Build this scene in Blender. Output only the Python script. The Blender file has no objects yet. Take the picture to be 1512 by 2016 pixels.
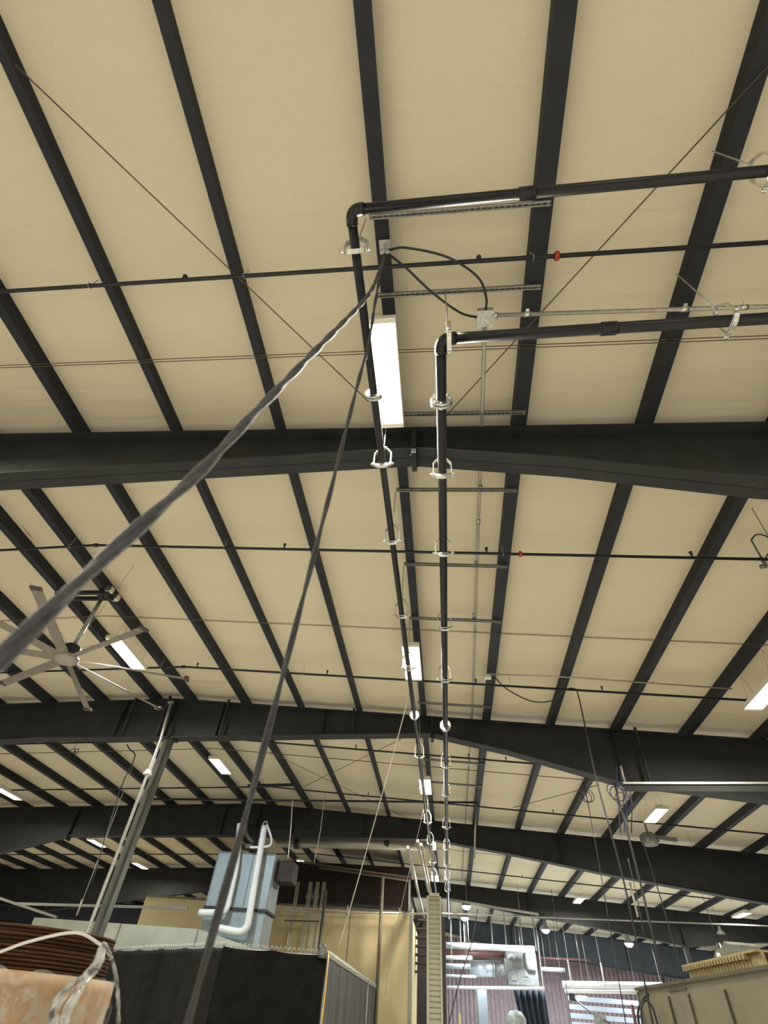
import bpy, math, random
from mathutils import Vector, Matrix
random.seed(7)
C = bpy.context.scene.collection
SC = bpy.context.scene

# ------------------------------------------------------------------ camera, world, exposure
K = 5.0            # metres per unit of the survey grid (u), eye height 1.6 m
EYE = 1.6
FOC = 968.2        # focal length in pixels of the 1512 x 2016 frame


def _cd(px, py):
    return Vector((px - 756.0, -(py - 1008.0), FOC))


_Y = _cd(889, 2047).normalized()
_Z = _cd(840, 95); _Z = (_Z - _Z.dot(_Y) * _Y).normalized()
_X = _Y.cross(_Z)
if _X[0] < 0: _X = -_X
_R = Matrix((_X, _Y, _Z))          # camera-space (right, up, forward) -> world


def ray(px, py):
    return _R @ _cd(px, py)


def at(px, py, x=None, y=None, z=None):
    """point of the place (metres) seen along a sight line, where it meets the given survey plane"""
    r = ray(px, py)
    if y is not None: t = y / r[1]
    elif z is not None: t = z / r[2]
    else: t = x / r[0]
    return Vector((K * r[0] * t, K * r[1] * t, EYE + K * r[2] * t))


def U(x, y, z):
    return Vector((K * x, K * y, EYE + K * z))


cam_d = bpy.data.cameras.new('camera'); cam = bpy.data.objects.new('camera', cam_d); C.objects.link(cam)
right = _R @ Vector((1, 0, 0)); up = _R @ Vector((0, 1, 0)); fwd = _R @ Vector((0, 0, 1))
M3 = Matrix((right, up, -fwd)).transposed()
cam.matrix_world = Matrix.Translation((0, 0, EYE)) @ M3.to_4x4()
cam_d.sensor_fit = 'VERTICAL'; cam_d.sensor_height = 36.0; cam_d.sensor_width = 27.0
cam_d.lens = FOC / 2016.0 * 36.0
cam_d.clip_start = 0.05; cam_d.clip_end = 300
SC.camera = cam
cam_d.dof.use_dof = True; cam_d.dof.focus_distance = 8.0; cam_d.dof.aperture_fstop = 2.4

w = bpy.data.worlds.new('world'); SC.world = w; w.use_nodes = True
bg = w.node_tree.nodes['Background']; bg.inputs[0].default_value = (1.0, 0.95, 0.86, 1); bg.inputs[1].default_value = 0.55
SC.view_settings.view_transform = 'Standard'; SC.view_settings.look = 'None'
SC.view_settings.gamma = 1; SC.view_settings.exposure = 0.0
SC.view_settings.use_curve_mapping = False
LAMP_W = 285.0      # linear high bays
PEND_W = 420.0     # round pendants at the far end
WARM = (1.0, 0.94, 0.80); COOL = (0.80, 0.92, 1.0)


# ------------------------------------------------------------------ materials
def mat(name, col, rough=0.5, metal=0.0, noise=0.0, nscale=6.0, bump=0.0, bscale=20.0, stretch=(1, 1, 1), emit=None, estr=0.0, alpha=1.0, spec=0.5, trans=0.0):
    m = bpy.data.materials.new(name); m.use_nodes = True
    nt = m.node_tree; N = nt.nodes; L = nt.links
    b = N['Principled BSDF']
    b.inputs['Base Color'].default_value = (*col, 1)
    b.inputs['Roughness'].default_value = rough; b.inputs['Metallic'].default_value = metal
    b.inputs['Specular IOR Level'].default_value = spec
    b.inputs['Transmission Weight'].default_value = trans
    b.inputs['Alpha'].default_value = alpha
    if emit:
        b.inputs['Emission Color'].default_value = (*emit, 1); b.inputs['Emission Strength'].default_value = estr
    if noise or bump:
        tc = N.new('ShaderNodeTexCoord'); mp = N.new('ShaderNodeMapping'); mp.inputs['Scale'].default_value = stretch
        L.new(tc.outputs['Object'], mp.inputs[0])
    if noise:
        nz = N.new('ShaderNodeTexNoise'); nz.inputs['Scale'].default_value = nscale; nz.inputs['Detail'].default_value = 6
        L.new(mp.outputs[0], nz.inputs['Vector'])
        cr = N.new('ShaderNodeValToRGB'); cr.color_ramp.elements[0].position = .3; cr.color_ramp.elements[1].position = .7
        cr.color_ramp.elements[0].color = (*[c * (1 - noise) for c in col], 1)
        cr.color_ramp.elements[1].color = (*[min(1, c * (1 + noise)) for c in col], 1)
        L.new(nz.outputs['Fac'], cr.inputs[0]); L.new(cr.outputs[0], b.inputs['Base Color'])
    if bump:
        n2 = N.new('ShaderNodeTexNoise'); n2.inputs['Scale'].default_value = bscale; n2.inputs['Detail'].default_value = 5
        L.new(mp.outputs[0], n2.inputs['Vector'])
        bp = N.new('ShaderNodeBump'); bp.inputs['Strength'].default_value = bump; bp.inputs['Distance'].default_value = .02
        L.new(n2.outputs['Fac'], bp.inputs['Height']); L.new(bp.outputs[0], b.inputs['Normal'])
    return m


M = {}
M['steel'] = mat('charcoal painted steel', (.022, .024, .024), .6, 0, .25, 3, .12, 60, spec=.3)
M['purlin'] = mat('dark grey purlin paint', (.016, .018, .022), .6, 0, .2, 5, .1, 50, spec=.3)
M['pipe'] = mat('black steel pipe', (.006, .0055, .0055), .34, 0, .35, 18, .1, 90, spec=.4)
M['sprink'] = mat('black sprinkler pipe', (.007, .008, .009), .5, 0, .25, 18)
M['galv'] = mat('galvanised steel', (.42, .43, .40), .38, .75, .25, 30, .15, 80)
M['galvd'] = mat('dull galvanised channel', (.25, .25, .22), .5, .6, .25, 30)
M['zinc'] = mat('bright zinc', (.62, .63, .58), .25, .85, .2, 40)
M['conduit'] = mat('conduit', (.40, .38, .32), .4, .5, .15, 20)
M['rubber'] = mat('black cable rubber', (.012, .012, .013), .42, 0, .3, 60, .25, 120)
M['gcable'] = mat('grey twisted cable jacket', (.022, .022, .024), .48, 0, .4, 50, .5, 140)
M['wcable'] = mat('pale cord', (.45, .42, .34), .5)
M['wire'] = mat('thin wire', (.10, .085, .05), .5, .3)
M['red'] = mat('red coupling', (.35, .035, .015), .45, 0, .2, 30)
M['lamphouse'] = mat('white lamp housing', (.75, .72, .62), .4)
M['dome'] = mat('grey lamp dome', (.25, .27, .28), .35, .5)
M['face_w'] = mat('warm lamp diffuser', (1, 1, 1), .4, emit=(1.0, .88, .60), estr=9)
M['face_c'] = mat('cool lamp diffuser', (1, 1, 1), .4, emit=(.80, .93, 1.0), estr=9)
M['blade'] = mat('fan blade aluminium', (.20, .17, .13), .4, .35, .15, 8)
M['bladetip'] = mat('dark blade end cap', (.05, .03, .025), .5)
M['hub'] = mat('fan hub', (.33, .29, .24), .5, .2)
M['column'] = mat('grey column steel', (.08, .083, .07), .38, .35, .2, 6)
M['bluegrey'] = mat('blue grey sheet metal', (.24, .285, .30), .5, .1, .12, 3, .05, 20)
M['bluedark'] = mat('blue grey side sheet', (.13, .145, .14), .55, .1, .2, 4)
M['seam'] = mat('dark seam', (.02, .02, .02), .7)
M['white'] = mat('white pipe lagging', (.55, .55, .53), .5, 0, .06, 4)
M['green'] = mat('pale green sheet', (.33, .34, .255), .6, 0, .08, 3)
M['cream'] = mat('cream wall panel', (.47, .385, .215), .6, 0, .07, 1.5)
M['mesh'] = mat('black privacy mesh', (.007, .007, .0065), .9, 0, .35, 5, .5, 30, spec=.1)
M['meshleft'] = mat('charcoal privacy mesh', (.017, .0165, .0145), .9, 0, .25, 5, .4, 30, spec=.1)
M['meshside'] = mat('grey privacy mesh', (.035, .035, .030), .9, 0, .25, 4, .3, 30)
M['chain'] = mat('fence wire', (.35, .35, .31), .5, .5)
M['brown'] = mat('brown equipment', (.022, .012, .009), .7, 0, .4, 4)
M['coil'] = mat('brown coil strip', (.050, .023, .008), .85, 0, .5, 3, .6, 12, (1, 1, 25), spec=.15)
M['coilgap'] = mat('coil groove', (.02, .01, .006), .8)
M['card'] = mat('cardboard', (.26, .165, .085), .55, 0, .18, 3, .3, 10)
M['strap'] = mat('white strap', (.5, .48, .44), .3)
M['oven'] = mat('tan enclosure sheet', (.19, .17, .115), .5, .15, .12, 3)
M['ovend'] = mat('tan dark trim', (.10, .085, .055), .5, .2, .2, 6)
M['rib'] = mat('yellow ribbed steel', (.34, .27, .14), .5, .2, .2, 20)
M['hose'] = mat('blue hose', (.01, .016, .06), .4)
M['rung'] = mat('louvre slot shade', (.34, .33, .25), .6)
M['tray'] = mat('pale ivory tray', (.46, .44, .33), .5)
M['pinkpipe'] = mat('dull red pipe', (.13, .055, .05), .5, .1, .2, 5)
M['duct'] = mat('spiral duct', (.50, .55, .62), .3, .7, .1, 8)
M['unit'] = mat('grey air unit', (.19, .19, .18), .55, .2, .35, 9)
M['curtain'] = mat('navy curtain', (.008, .012, .022), .8, 0, .3, 4)
M['palewall'] = mat('white slat door', (.33, .35, .38), .5)
M['orange'] = mat('yellow cord', (.55, .36, .08), .5)
M['floor'] = mat('concrete floor', (.56, .54, .50), .6, 0, .12, 1.2)
M['blocky'] = mat('weathered cast block', (.12, .125, .10), .6, .1, .4, 12)
M['steel_lit'] = mat('rafter steel with painted cool lamplight', (.060, .075, .095), .55, 0, .2, 2)  # cool pendant light on the far rafter web, put into its base colour
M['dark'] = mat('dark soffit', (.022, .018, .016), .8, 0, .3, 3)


def film_mat():
    m = bpy.data.materials.new('clear stretch film'); m.use_nodes = True
    nt = m.node_tree; N = nt.nodes; L = nt.links; b = N['Principled BSDF']; out = N['Material Output']
    b.inputs['Base Color'].default_value = (.45, .45, .42, 1); b.inputs['Roughness'].default_value = .12
    b.inputs['Specular IOR Level'].default_value = 1.0
    tr = N.new('ShaderNodeBsdfTransparent'); mx = N.new('ShaderNodeMixShader')
    tc = N.new('ShaderNodeTexCoord'); nz = N.new('ShaderNodeTexNoise'); nz.inputs['Scale'].default_value = 9
    nz.inputs['Detail'].default_value = 7; nz.inputs['Distortion'].default_value = 1.5
    L.new(tc.outputs['Object'], nz.inputs['Vector'])
    bp = N.new('ShaderNodeBump'); bp.inputs['Strength'].default_value = 1; bp.inputs['Distance'].default_value = .05
    L.new(nz.outputs['Fac'], bp.inputs['Height']); L.new(bp.outputs[0], b.inputs['Normal'])
    cr = N.new('ShaderNodeValToRGB'); cr.color_ramp.elements[0].position = .40; cr.color_ramp.elements[1].position = .64
    cr.color_ramp.elements[0].color = (.04, .04, .04, 1); cr.color_ramp.elements[1].color = (.42, .42, .42, 1)
    L.new(nz.outputs['Fac'], cr.inputs[0]); L.new(cr.outputs[0], mx.inputs[0])
    L.new(tr.outputs[0], mx.inputs[1]); L.new(b.outputs[0], mx.inputs[2]); L.new(mx.outputs[0], out.inputs[0])
    return m


M['film'] = film_mat()


def liner_mat():
    """cream vinyl roof liner: fine speckle, cross wrinkles running across the bays"""
    m = bpy.data.materials.new('cream roof liner'); m.use_nodes = True
    nt = m.node_tree; N = nt.nodes; L = nt.links; b = N['Principled BSDF']
    b.inputs['Roughness'].default_value = .62; b.inputs['Specular IOR Level'].default_value = .25
    tc = N.new('ShaderNodeTexCoord')
    def noise(sc, stretch, det, dist=0.):
        mp = N.new('ShaderNodeMapping'); mp.inputs['Scale'].default_value = stretch
        n = N.new('ShaderNodeTexNoise'); n.inputs['Scale'].default_value = sc; n.inputs['Detail'].default_value = det
        n.inputs['Distortion'].default_value = dist
        L.new(tc.outputs['Object'], mp.inputs[0]); L.new(mp.outputs[0], n.inputs['Vector']); return n
    n1 = noise(1.0, (.22, 1.3, 1), 2, .4)       # broad folds across
    n2 = noise(1.6, (.22, 3.4, 1), 2, .5)
    n3 = noise(60, (1, 1, 1), 3)
    cr = N.new('ShaderNodeValToRGB'); cr.color_ramp.elements[0].position = .35; cr.color_ramp.elements[1].position = .65
    cr.color_ramp.elements[0].color = (.615, .55, .41, 1); cr.color_ramp.elements[1].color = (.64, .575, .43, 1)
    L.new(n3.outputs['Fac'], cr.inputs[0]); L.new(cr.outputs[0], b.inputs['Base Color'])
    a = N.new('ShaderNodeMath'); a.operation = 'MULTIPLY'; a.inputs[1].default_value = .35; L.new(n2.outputs['Fac'], a.inputs[0])
    s = N.new('ShaderNodeMath'); s.operation = 'ADD'; L.new(n1.outputs['Fac'], s.inputs[0]); L.new(a.outputs[0], s.inputs[1])
    bp = N.new('ShaderNodeBump'); bp.inputs['Strength'].default_value = .6; bp.inputs['Distance'].default_value = .10
    L.new(s.outputs[0], bp.inputs['Height'])
    bp2 = N.new('ShaderNodeBump'); bp2.inputs['Strength'].default_value = .25; bp2.inputs['Distance'].default_value = .005
    L.new(n3.outputs['Fac'], bp2.inputs['Height']); L.new(bp.outputs[0], bp2.inputs['Normal']); L.new(bp2.outputs[0], b.inputs['Normal'])
    return m


M['liner'] = liner_mat()


def corr_mat(name, col, freq=22.0):
    m = mat(name, col, .5, .2, .15, 3)
    nt = m.node_tree; N = nt.nodes; L = nt.links; b = N['Principled BSDF']
    tc = N.new('ShaderNodeTexCoord'); wv = N.new('ShaderNodeTexWave'); wv.bands_direction = 'X'; wv.inputs['Scale'].default_value = freq / 20
    L.new(tc.outputs['Object'], wv.inputs['Vector'])
    bp = N.new('ShaderNodeBump'); bp.inputs['Strength'].default_value = .9; bp.inputs['Distance'].default_value = .08
    L.new(wv.outputs['Fac'], bp.inputs['Height']); L.new(bp.outputs[0], b.inputs['Normal'])
    return m


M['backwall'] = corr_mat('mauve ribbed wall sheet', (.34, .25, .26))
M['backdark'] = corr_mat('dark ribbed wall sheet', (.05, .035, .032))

# ------------------------------------------------------------------ mesh helpers
ORI = {}


class MB:
    def __init__(s): s.v = []; s.f = []; s.sm = []

    def add(s, vs, fs, smooth=False):
        o = len(s.v); s.v += [Vector(v) for v in vs]
        s.f += [[i + o for i in f] for f in fs]; s.sm += [smooth] * len(fs); return s

    def box(s, a, b):
        x0, x1 = sorted((a[0], b[0])); y0, y1 = sorted((a[1], b[1])); z0, z1 = sorted((a[2], b[2]))
        v = [(x, y, z) for z in (z0, z1) for y in (y0, y1) for x in (x0, x1)]
        return s.add(v, [(0, 2, 3, 1), (4, 5, 7, 6), (0, 1, 5, 4), (2, 6, 7, 3), (0, 4, 6, 2), (1, 3, 7, 5)])

    def cbox(s, c, d):
        return s.box([c[i] - d[i] / 2 for i in range(3)], [c[i] + d[i] / 2 for i in range(3)])

    def bar(s, a, b, wd, ht, upv=(0, 0, 1)):
        """rectangular bar from a to b"""
        a = Vector(a); b = Vector(b); d = (b - a).normalized(); u = Vector(upv)
        sd = d.cross(u)
        if sd.length < 1e-4: sd = d.cross(Vector((1, 0, 0)))
        sd.normalize(); u2 = sd.cross(d).normalized()
        v = []
        for p in (a, b):
            for i, j in ((-1, -1), (1, -1), (1, 1), (-1, 1)): v.append(p + sd * i * wd / 2 + u2 * j * ht / 2)
        return s.add(v, [(0, 1, 2, 3), (7, 6, 5, 4), (0, 4, 5, 1), (1, 5, 6, 2), (2, 6, 7, 3), (3, 7, 4, 0)])

    def prism(s, poly, off):
        """poly: list of 3D points, extruded by vector off"""
        n = len(poly); off = Vector(off); v = [Vector(p) for p in poly] + [Vector(p) + off for p in poly]
        return s.add(v, [list(range(n))[::-1], list(range(n, 2 * n))] + [(i, (i + 1) % n, n + (i + 1) % n, n + i) for i in range(n)])

    def tube(s, pts, r, n=10, cap=True, rs=None):
        pts = [Vector(p) for p in pts]; m = len(pts); v = []
        t0 = (pts[1] - pts[0]).normalized(); nrm = t0.orthogonal().normalized()
        for i, p in enumerate(pts):
            t = ((pts[min(i + 1, m - 1)] - pts[i]).normalized() + (pts[i] - pts[max(i - 1, 0)]).normalized())
            t = t.normalized() if t.length > 1e-6 else t0
            nrm = (nrm - nrm.dot(t) * t).normalized(); bn = t.cross(nrm)
            rr = rs[i] if rs else r
            for k in range(n):
                a = 2 * math.pi * k / n; v.append(p + (nrm * math.cos(a) + bn * math.sin(a)) * rr)
        f = [(i * n + k, i * n + (k + 1) % n, (i + 1) * n + (k + 1) % n, (i + 1) * n + k) for i in range(m - 1) for k in range(n)]
        s.add(v, f, True)
        if cap:
            o = len(s.v) - m * n
            s.f += [list(range(o, o + n))[::-1], list(range(o + (m - 1) * n, o + m * n))]; s.sm += [False, False]
        return s

    def ring(s, c, ax, R, r, n=28, k=8, ratio=1.0):
        c = Vector(c); ax = Vector(ax).normalized(); e1 = ax.orthogonal().normalized(); e2 = ax.cross(e1)
        v = []; f = []
        for i in range(n):
            a = 2 * math.pi * i / n; d = e1 * math.cos(a) + e2 * math.sin(a) * ratio
            for j in range(k):
                b = 2 * math.pi * j / k; v.append(c + d * R + d.normalized() * r * math.cos(b) + ax * r * math.sin(b))
        f = [(i * k + j, ((i + 1) % n) * k + j, ((i + 1) % n) * k + (j + 1) % k, i * k + (j + 1) % k) for i in range(n) for j in range(k)]
        return s.add(v, f, True)

    def lathe(s, c, prof, n=24, ax='Z'):
        """prof list of (r, h)"""
        c = Vector(c); v = []
        for r, h in prof:
            for i in range(n):
                a = 2 * math.pi * i / n
                q = Vector((r * math.cos(a), r * math.sin(a), h))
                if ax == 'Y': q = Vector((q.x, q.z, q.y))
                if ax == 'X': q = Vector((q.z, q.x, q.y))
                v.append(c + q)
        m = len(prof)
        f = [(i * n + k, i * n + (k + 1) % n, (i + 1) * n + (k + 1) % n, (i + 1) * n + k) for i in range(m - 1) for k in range(n)]
        return s.add(v, f, True)

    def build(s, name, m, parent=None):
        me = bpy.data.meshes.new(name)
        if parent is None:
            xs = [v.x for v in s.v]; ys = [v.y for v in s.v]; zs = [v.z for v in s.v]
            o0 = Vector(((min(xs) + max(xs)) / 2, (min(ys) + max(ys)) / 2, min(zs)))
        else: o0 = ORI[parent.name]
        me.from_pydata([tuple(v - o0) for v in s.v], [], s.f)
        me.polygons.foreach_set('use_smooth', s.sm)
        me.materials.append(M[m]); me.update()
        import bmesh
        bm = bmesh.new(); bm.from_mesh(me); bmesh.ops.recalc_face_normals(bm, faces=bm.faces); bm.to_mesh(me); bm.free()
        o = bpy.data.objects.new(name, me); C.objects.link(o)
        if parent is None: o.location = o0
        else: o.parent = parent
        ORI[o.name] = o0
        return o


def tag(o, label, cat, group=None, kind=None):
    if label: o['label'] = label
    if cat: o['category'] = cat
    if group: o['group'] = group
    if kind: o['kind'] = kind
    return o


def thing(name, label, cat, loc, group=None):
    o = bpy.data.objects.new(name, None); C.objects.link(o); o.location = loc; o.empty_display_size = .1
    ORI[o.name] = Vector(loc); return tag(o, label, cat, group)


def copy_tree(o, parent=None):
    c = o.copy(); C.objects.link(c)
    if parent: c.parent = parent
    for ch in list(o.children): copy_tree(ch, c)
    return c


def smooth(pts, n=8):
    """Catmull-Rom through points"""
    P = [Vector(p) for p in pts]; P = [P[0] * 2 - P[1]] + P + [P[-1] * 2 - P[-2]]; out = []
    for i in range(1, len(P) - 2):
        for k in range(n):
            t = k / n; a, b, c, d = P[i - 1], P[i], P[i + 1], P[i + 2]
            out.append(.5 * ((2 * b) + (c - a) * t + (2 * a - 5 * b + 4 * c - d) * t * t + (3 * b - a - 3 * c + d) * t ** 3))
    out.append(P[-2]); return out


def area(parent, loc, sx, sy, power, col):
    ld = bpy.data.lights.new('lamp_light', 'AREA'); ld.shape = 'RECTANGLE'; ld.size = sx; ld.size_y = sy
    ld.energy = power; ld.color = col
    lo = bpy.data.objects.new('lamp_light', ld); C.objects.link(lo)
    lo.parent = parent; lo.location = Vector(loc) - ORI[parent.name]; return lo


# ------------------------------------------------------------------ roof
RIDGE = -1.316; S = .05


def pz(x):   # underside of purlins (u)
    return 1 - S * x if x > RIDGE else (1 - S * RIDGE) - S * (RIDGE - x)


XL, XR, YN, YF = -6.1, 3.5, -1.25, 9.5
PUR = [(-.1015, .125, 1), (.1790, .15, 1), (.4605, .125, 1), (.7370, .13, 1), (1.0190, .14, 1), (1.301, .14, 1), (1.583, .13, 1), (1.865, .13, 1), (2.147, .1, 1), (2.429, .1, 1), (2.71, .1, 1),
       (2.99, .1, 1), (3.27, .1, 1),
       (-.3832, .085, -1), (-.6665, .085, -1), (-.9457, .105, -1), (-1.2326, .13, -1), (-1.415, .13, -1)] + [(-1.415 - .282 * k, .14, -1) for k in range(1, 16)]
px_sorted = sorted(p[0] for p in PUR)
WEB = .2 / K

# ceiling: liner sheet sagging between purlins
mb = MB(); xs = []
edges = [XL] + px_sorted + [XR]
def drape_h(x):   # how far down the liner wraps over each purlin's web
    return .92 if x < -.75 else .66 if x < -.2 else .85
for a, b in zip(edges[:-1], edges[1:]):
    L_ = b - a
    for dd in (0, .004, .010, .018, .028, .040, .055): xs.append((a + dd if dd < L_ / 2.2 else a + L_ * .4, dd, a, b))
    for fr in (.35, .5, .65): xs.append((a + L_ * fr, 9, a, b))
    for dd in (.055, .040, .028, .018, .010, .004): xs.append((b - dd if dd < L_ / 2.2 else a + L_ * .6, dd, a, b))
xs.sort(key=lambda q: q[0])
xs.append((XR, 0, edges[-2], XR))
ys = []; y = YN
while y < YF: ys.append(y); y += .06
ys.append(YF)
random.seed(3)
ph = [random.uniform(0, 6) for _ in range(60)]
for j, yy in enumerate(ys):
    for i, (xx, dd, a_, b_) in enumerate(xs):
        g = int((a_ + 7) * 10)
        if dd < 1:
            tt = min(1, dd / .04); tt = 1 - (1 - tt) ** 2.2
            edge_ = a_ if xx - a_ < b_ - xx else b_
            hh = drape_h(edge_) if dd == 0 or edge_ == a_ or a_ > -.2 else .75
            hh = drape_h(edge_); hz = hh + (1 - hh) * tt
        else: hz = 1.0
        mid = max(0, 1 - abs((xx - (a_ + b_) / 2) / ((b_ - a_) / 2)))
        sg = mid ** .6
        rip = (.0050 * math.sin(yy * 9 + ph[g % 60] + .6 * math.sin(yy * 2.3)) * max(0, math.sin(yy * 1.7 + ph[(g + 3) % 60])) + .0020 * math.sin(yy * 31 + ph[(g + 7) % 60]) * max(0, math.sin(yy * 3.1 + ph[(g + 9) % 60])))
        mb.v.append(U(xx, yy, pz(xx) + WEB * hz - .008 * sg - min(1, mid * 3) * rip))
nx = len(xs)
for j in range(len(ys) - 1):
    for i in range(nx - 1):
        mb.f.append((j * nx + i, j * nx + i + 1, (j + 1) * nx + i + 1, (j + 1) * nx + i)); mb.sm.append(True)
c = mb.build('ceiling', 'liner'); tag(c, 'cream vinyl roof liner sagging between the dark purlins', 'ceiling', kind='structure')

f = MB().box(U(XL, YN, -EYE / K - .03), U(XR, YF, -EYE / K)).build('floor', 'floor'); tag(f, 'pale concrete shop floor', 'floor', kind='structure')
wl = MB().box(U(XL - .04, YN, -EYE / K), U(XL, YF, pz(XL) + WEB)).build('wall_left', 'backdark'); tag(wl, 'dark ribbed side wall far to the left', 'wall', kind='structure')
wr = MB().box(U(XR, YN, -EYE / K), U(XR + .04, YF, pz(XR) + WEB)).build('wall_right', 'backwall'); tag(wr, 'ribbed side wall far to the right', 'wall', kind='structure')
poly = [U(XL, YF, -EYE / K), U(XR, YF, -EYE / K), U(XR, YF, pz(XR) + WEB), U(RIDGE, YF, pz(RIDGE) + WEB), U(XL, YF, pz(XL) + WEB)]
wb = MB().prism(poly, (0, .2, 0)).build('wall_back', 'backwall'); tag(wb, 'mauve ribbed metal end wall behind the air unit', 'wall', kind='structure')

ORD = ['first', 'second', 'third', 'fourth', 'fifth', 'sixth', 'seventh', 'eighth', 'ninth', 'tenth', 'eleventh', 'twelfth', 'thirteenth', 'fourteenth',
       'fifteenth', 'sixteenth', 'seventeenth', 'eighteenth', 'nineteenth', 'twentieth', 'twenty-first']


def purlin(x, fw, side, label):
    z = pz(x); t = .006; F = U(x, 0, z)
    xw = F.x; z0 = F.z; z1 = U(0, 0, z + WEB).z
    m = MB(); y0 = K * YN; y1 = K * (YF - .02)
    # Z section outline: web, bottom flange with lip towards 'side', top flange the other way
    sd = side * 1.0
    poly = [(xw, z1), (xw, z0 + t), (xw + sd * (fw - t), z0 + t), (xw + sd * (fw - t), z0 + .025), (xw + sd * fw, z0 + .025), (xw + sd * fw, z0),
            (xw - sd * t, z0), (xw - sd * t, z1 - t), (xw - sd * .07, z1 - t), (xw - sd * .07, z1)]
    m.prism([(a, y0, b) for a, b in poly], (0, y1 - y0, 0))
    return tag(m.build('roof_purlin', 'purlin'), label, 'purlin', 'dark roof purlins running lengthwise')


RP = sorted([p for p in PUR if p[2] == 1]); LP = sorted([p for p in PUR if p[2] == -1], reverse=True)
for i, p in enumerate(RP):
    purlin(*p, 'dark roof purlin right above the lamp row and the thin black pipe' if i == 0 else
           'wide dark roof purlin carrying the right ends of the strut channels' if i == 1 else
           'dark steel roof purlin, %s to the right of the one over the lamp row' % ORD[i - 1])
for i, p in enumerate(LP):
    purlin(*p, 'dark steel roof purlin, %s to the left of the one over the lamp row' % ORD[i])


# ------------------------------------------------------------------ rafters
def interp(prof, x):
    for (a, za), (b, zb) in zip(prof[:-1], prof[1:]):
        if a <= x <= b: return za + (zb - za) * (x - a) / (b - a)
    return prof[0][1] if x < prof[0][0] else prof[-1][1]


RAF = [
    (.66, [(XL, .80), (-3.9, .62), (-2.6, .81), (-1.3, .871), (-.05, .918), (.27, .862), (.63, .774), (1.2, .70), (1.98, .60), (2.6, .70), (XR, .75)], 'nearest dark tapered steel rafter crossing below the brightest lamp', [-.055]),
    (2.215, [(XL, .80), (-3.9, .62), (-2.6, .80), (-1.9, .862), (-1.3, .877), (-.055, .926), (.27, .860), (.69, .752), (1.22, .705), (1.98, .63), (2.6, .72), (XR, .75)], 'dark steel rafter resting on the grey column, second from the camera', [-.055]),
    (3.80, [(XL, .80), (-3.9, .55), (-3.1, .695), (-2.66, .812), (-1.4, .866), (-.1, .897), (.39, .839), (.99, .755), (1.79, .663), (2.0, .645), (2.6, .74), (XR, .78)], 'dark rafter third from the camera, above the blue grey tower', [-2.66]),
    (5.70, [(XL, .75), (-3.9, .60), (-3.3, .684), (-2.25, .842), (-1.3, .86), (0, .89), (.66, .80), (1.1, .765), (2.0, .66), (2.6, .72), (XR, .75)], 'dark rafter fourth from the camera, behind the tower', []),
    (7.60, [(XL, .70), (-3.9, .60), (-2.3, .84), (-.1, .88), (.46, .778), (1.14, .70), (2.43, .612), (XR, .60)], 'blue grey rafter at the far end in front of the mauve wall', []),
]
FW = .27 / 2
for k, (y, prof, label, spl) in enumerate(RAF):
    yc = K * y + FW
    t = thing('roof_rafter', label, 'rafter', U(RIDGE, y, pz(RIDGE) - .2) + Vector((0, FW, 0)), 'tapered steel rafters spanning the hall')
    bps = sorted(set([p[0] for p in prof] + [RIDGE]))
    top = [U(x, 0, pz(x)) for x in bps]; bot = [U(x, 0, interp(prof, x)) for x in bps]
    m = MB()
    for i in range(len(bps) - 1):
        q = [bot[i], bot[i + 1], top[i + 1], top[i]]
        m.prism([Vector((p.x, yc - .006, p.z)) for p in q], (0, .012, 0))
    m.build('web', 'steel_lit' if k == 4 else 'steel', t)
    for nm, ln, s in (('top_flange', top, -1), ('bottom_flange', bot, 1)):
        m = MB()
        for i in range(len(bps) - 1):
            a, b = ln[i], ln[i + 1]
            zz = -.018 if s == -1 else 0
            m.prism([Vector((a.x, yc - FW, a.z + zz)), Vector((b.x, yc - FW, b.z + zz)), Vector((b.x, yc + FW, b.z + zz)), Vector((a.x, yc + FW, a.z + zz))], (0, 0, .018))
        m.build(nm, 'steel', t)
    for x in spl:   # bolted splice plates
        a = interp(prof, x)
        z0 = U(0, 0, a).z - .10; z1 = U(0, 0, pz(x)).z - .01
        mm = MB().box((K * x - .012, yc - FW, z0), (K * x + .012, yc + FW, z1)).box((K * x + .016, yc - FW, z0), (K * x + .040, yc + FW, z1))
        for j in range(8):
            zz = z0 + .03 + (z1 - z0 - .06) * j / 7
            for yy in (-.08, .08): mm.tube([(K * x - .03, yc + yy, zz), (K * x + .06, yc + yy, zz)], .012, 6)
        mm.build('splice_plate', 'steel', t)
    for x in ([-1.05, -1.30, -1.55, -.55, .72, 1.98] if k else [-1.3, 1.98]):
        a = interp(prof, x)
        MB().box((K * x - .006, yc - FW + .01, U(0, 0, a).z + .018), (K * x + .006, yc + FW - .01, U(0, 0, pz(x)).z - .018)).build('stiffener', 'steel', t)

# flange braces: short dark angle struts from purlin down to the rafter's bottom flange
for px0, py0, w_ in ((282, 1345, 'left of the grey column'), (343, 1352, 'at the grey column head'), (454, 1368, 'right of the grey column'), (699, 1380, 'left of the lamp row'), (1238, 1395, 'above the blue hoses')):
    a = at(px0, py0, y=RAF[1][0] - .012); zz = U(0, 0, interp(RAF[1][1], (a.x / K))).z + .02
    tag(MB().bar(Vector((a.x, a.y, U(0, 0, pz(a.x / K)).z + .03)), Vector((a.x, a.y + .05, zz)), .05, .05, (0, 1, 0)).build('flange_brace', 'steel'), 'dark upright brace on the second rafter, %s' % w_, 'brace', 'upright braces on the second rafter')


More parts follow.
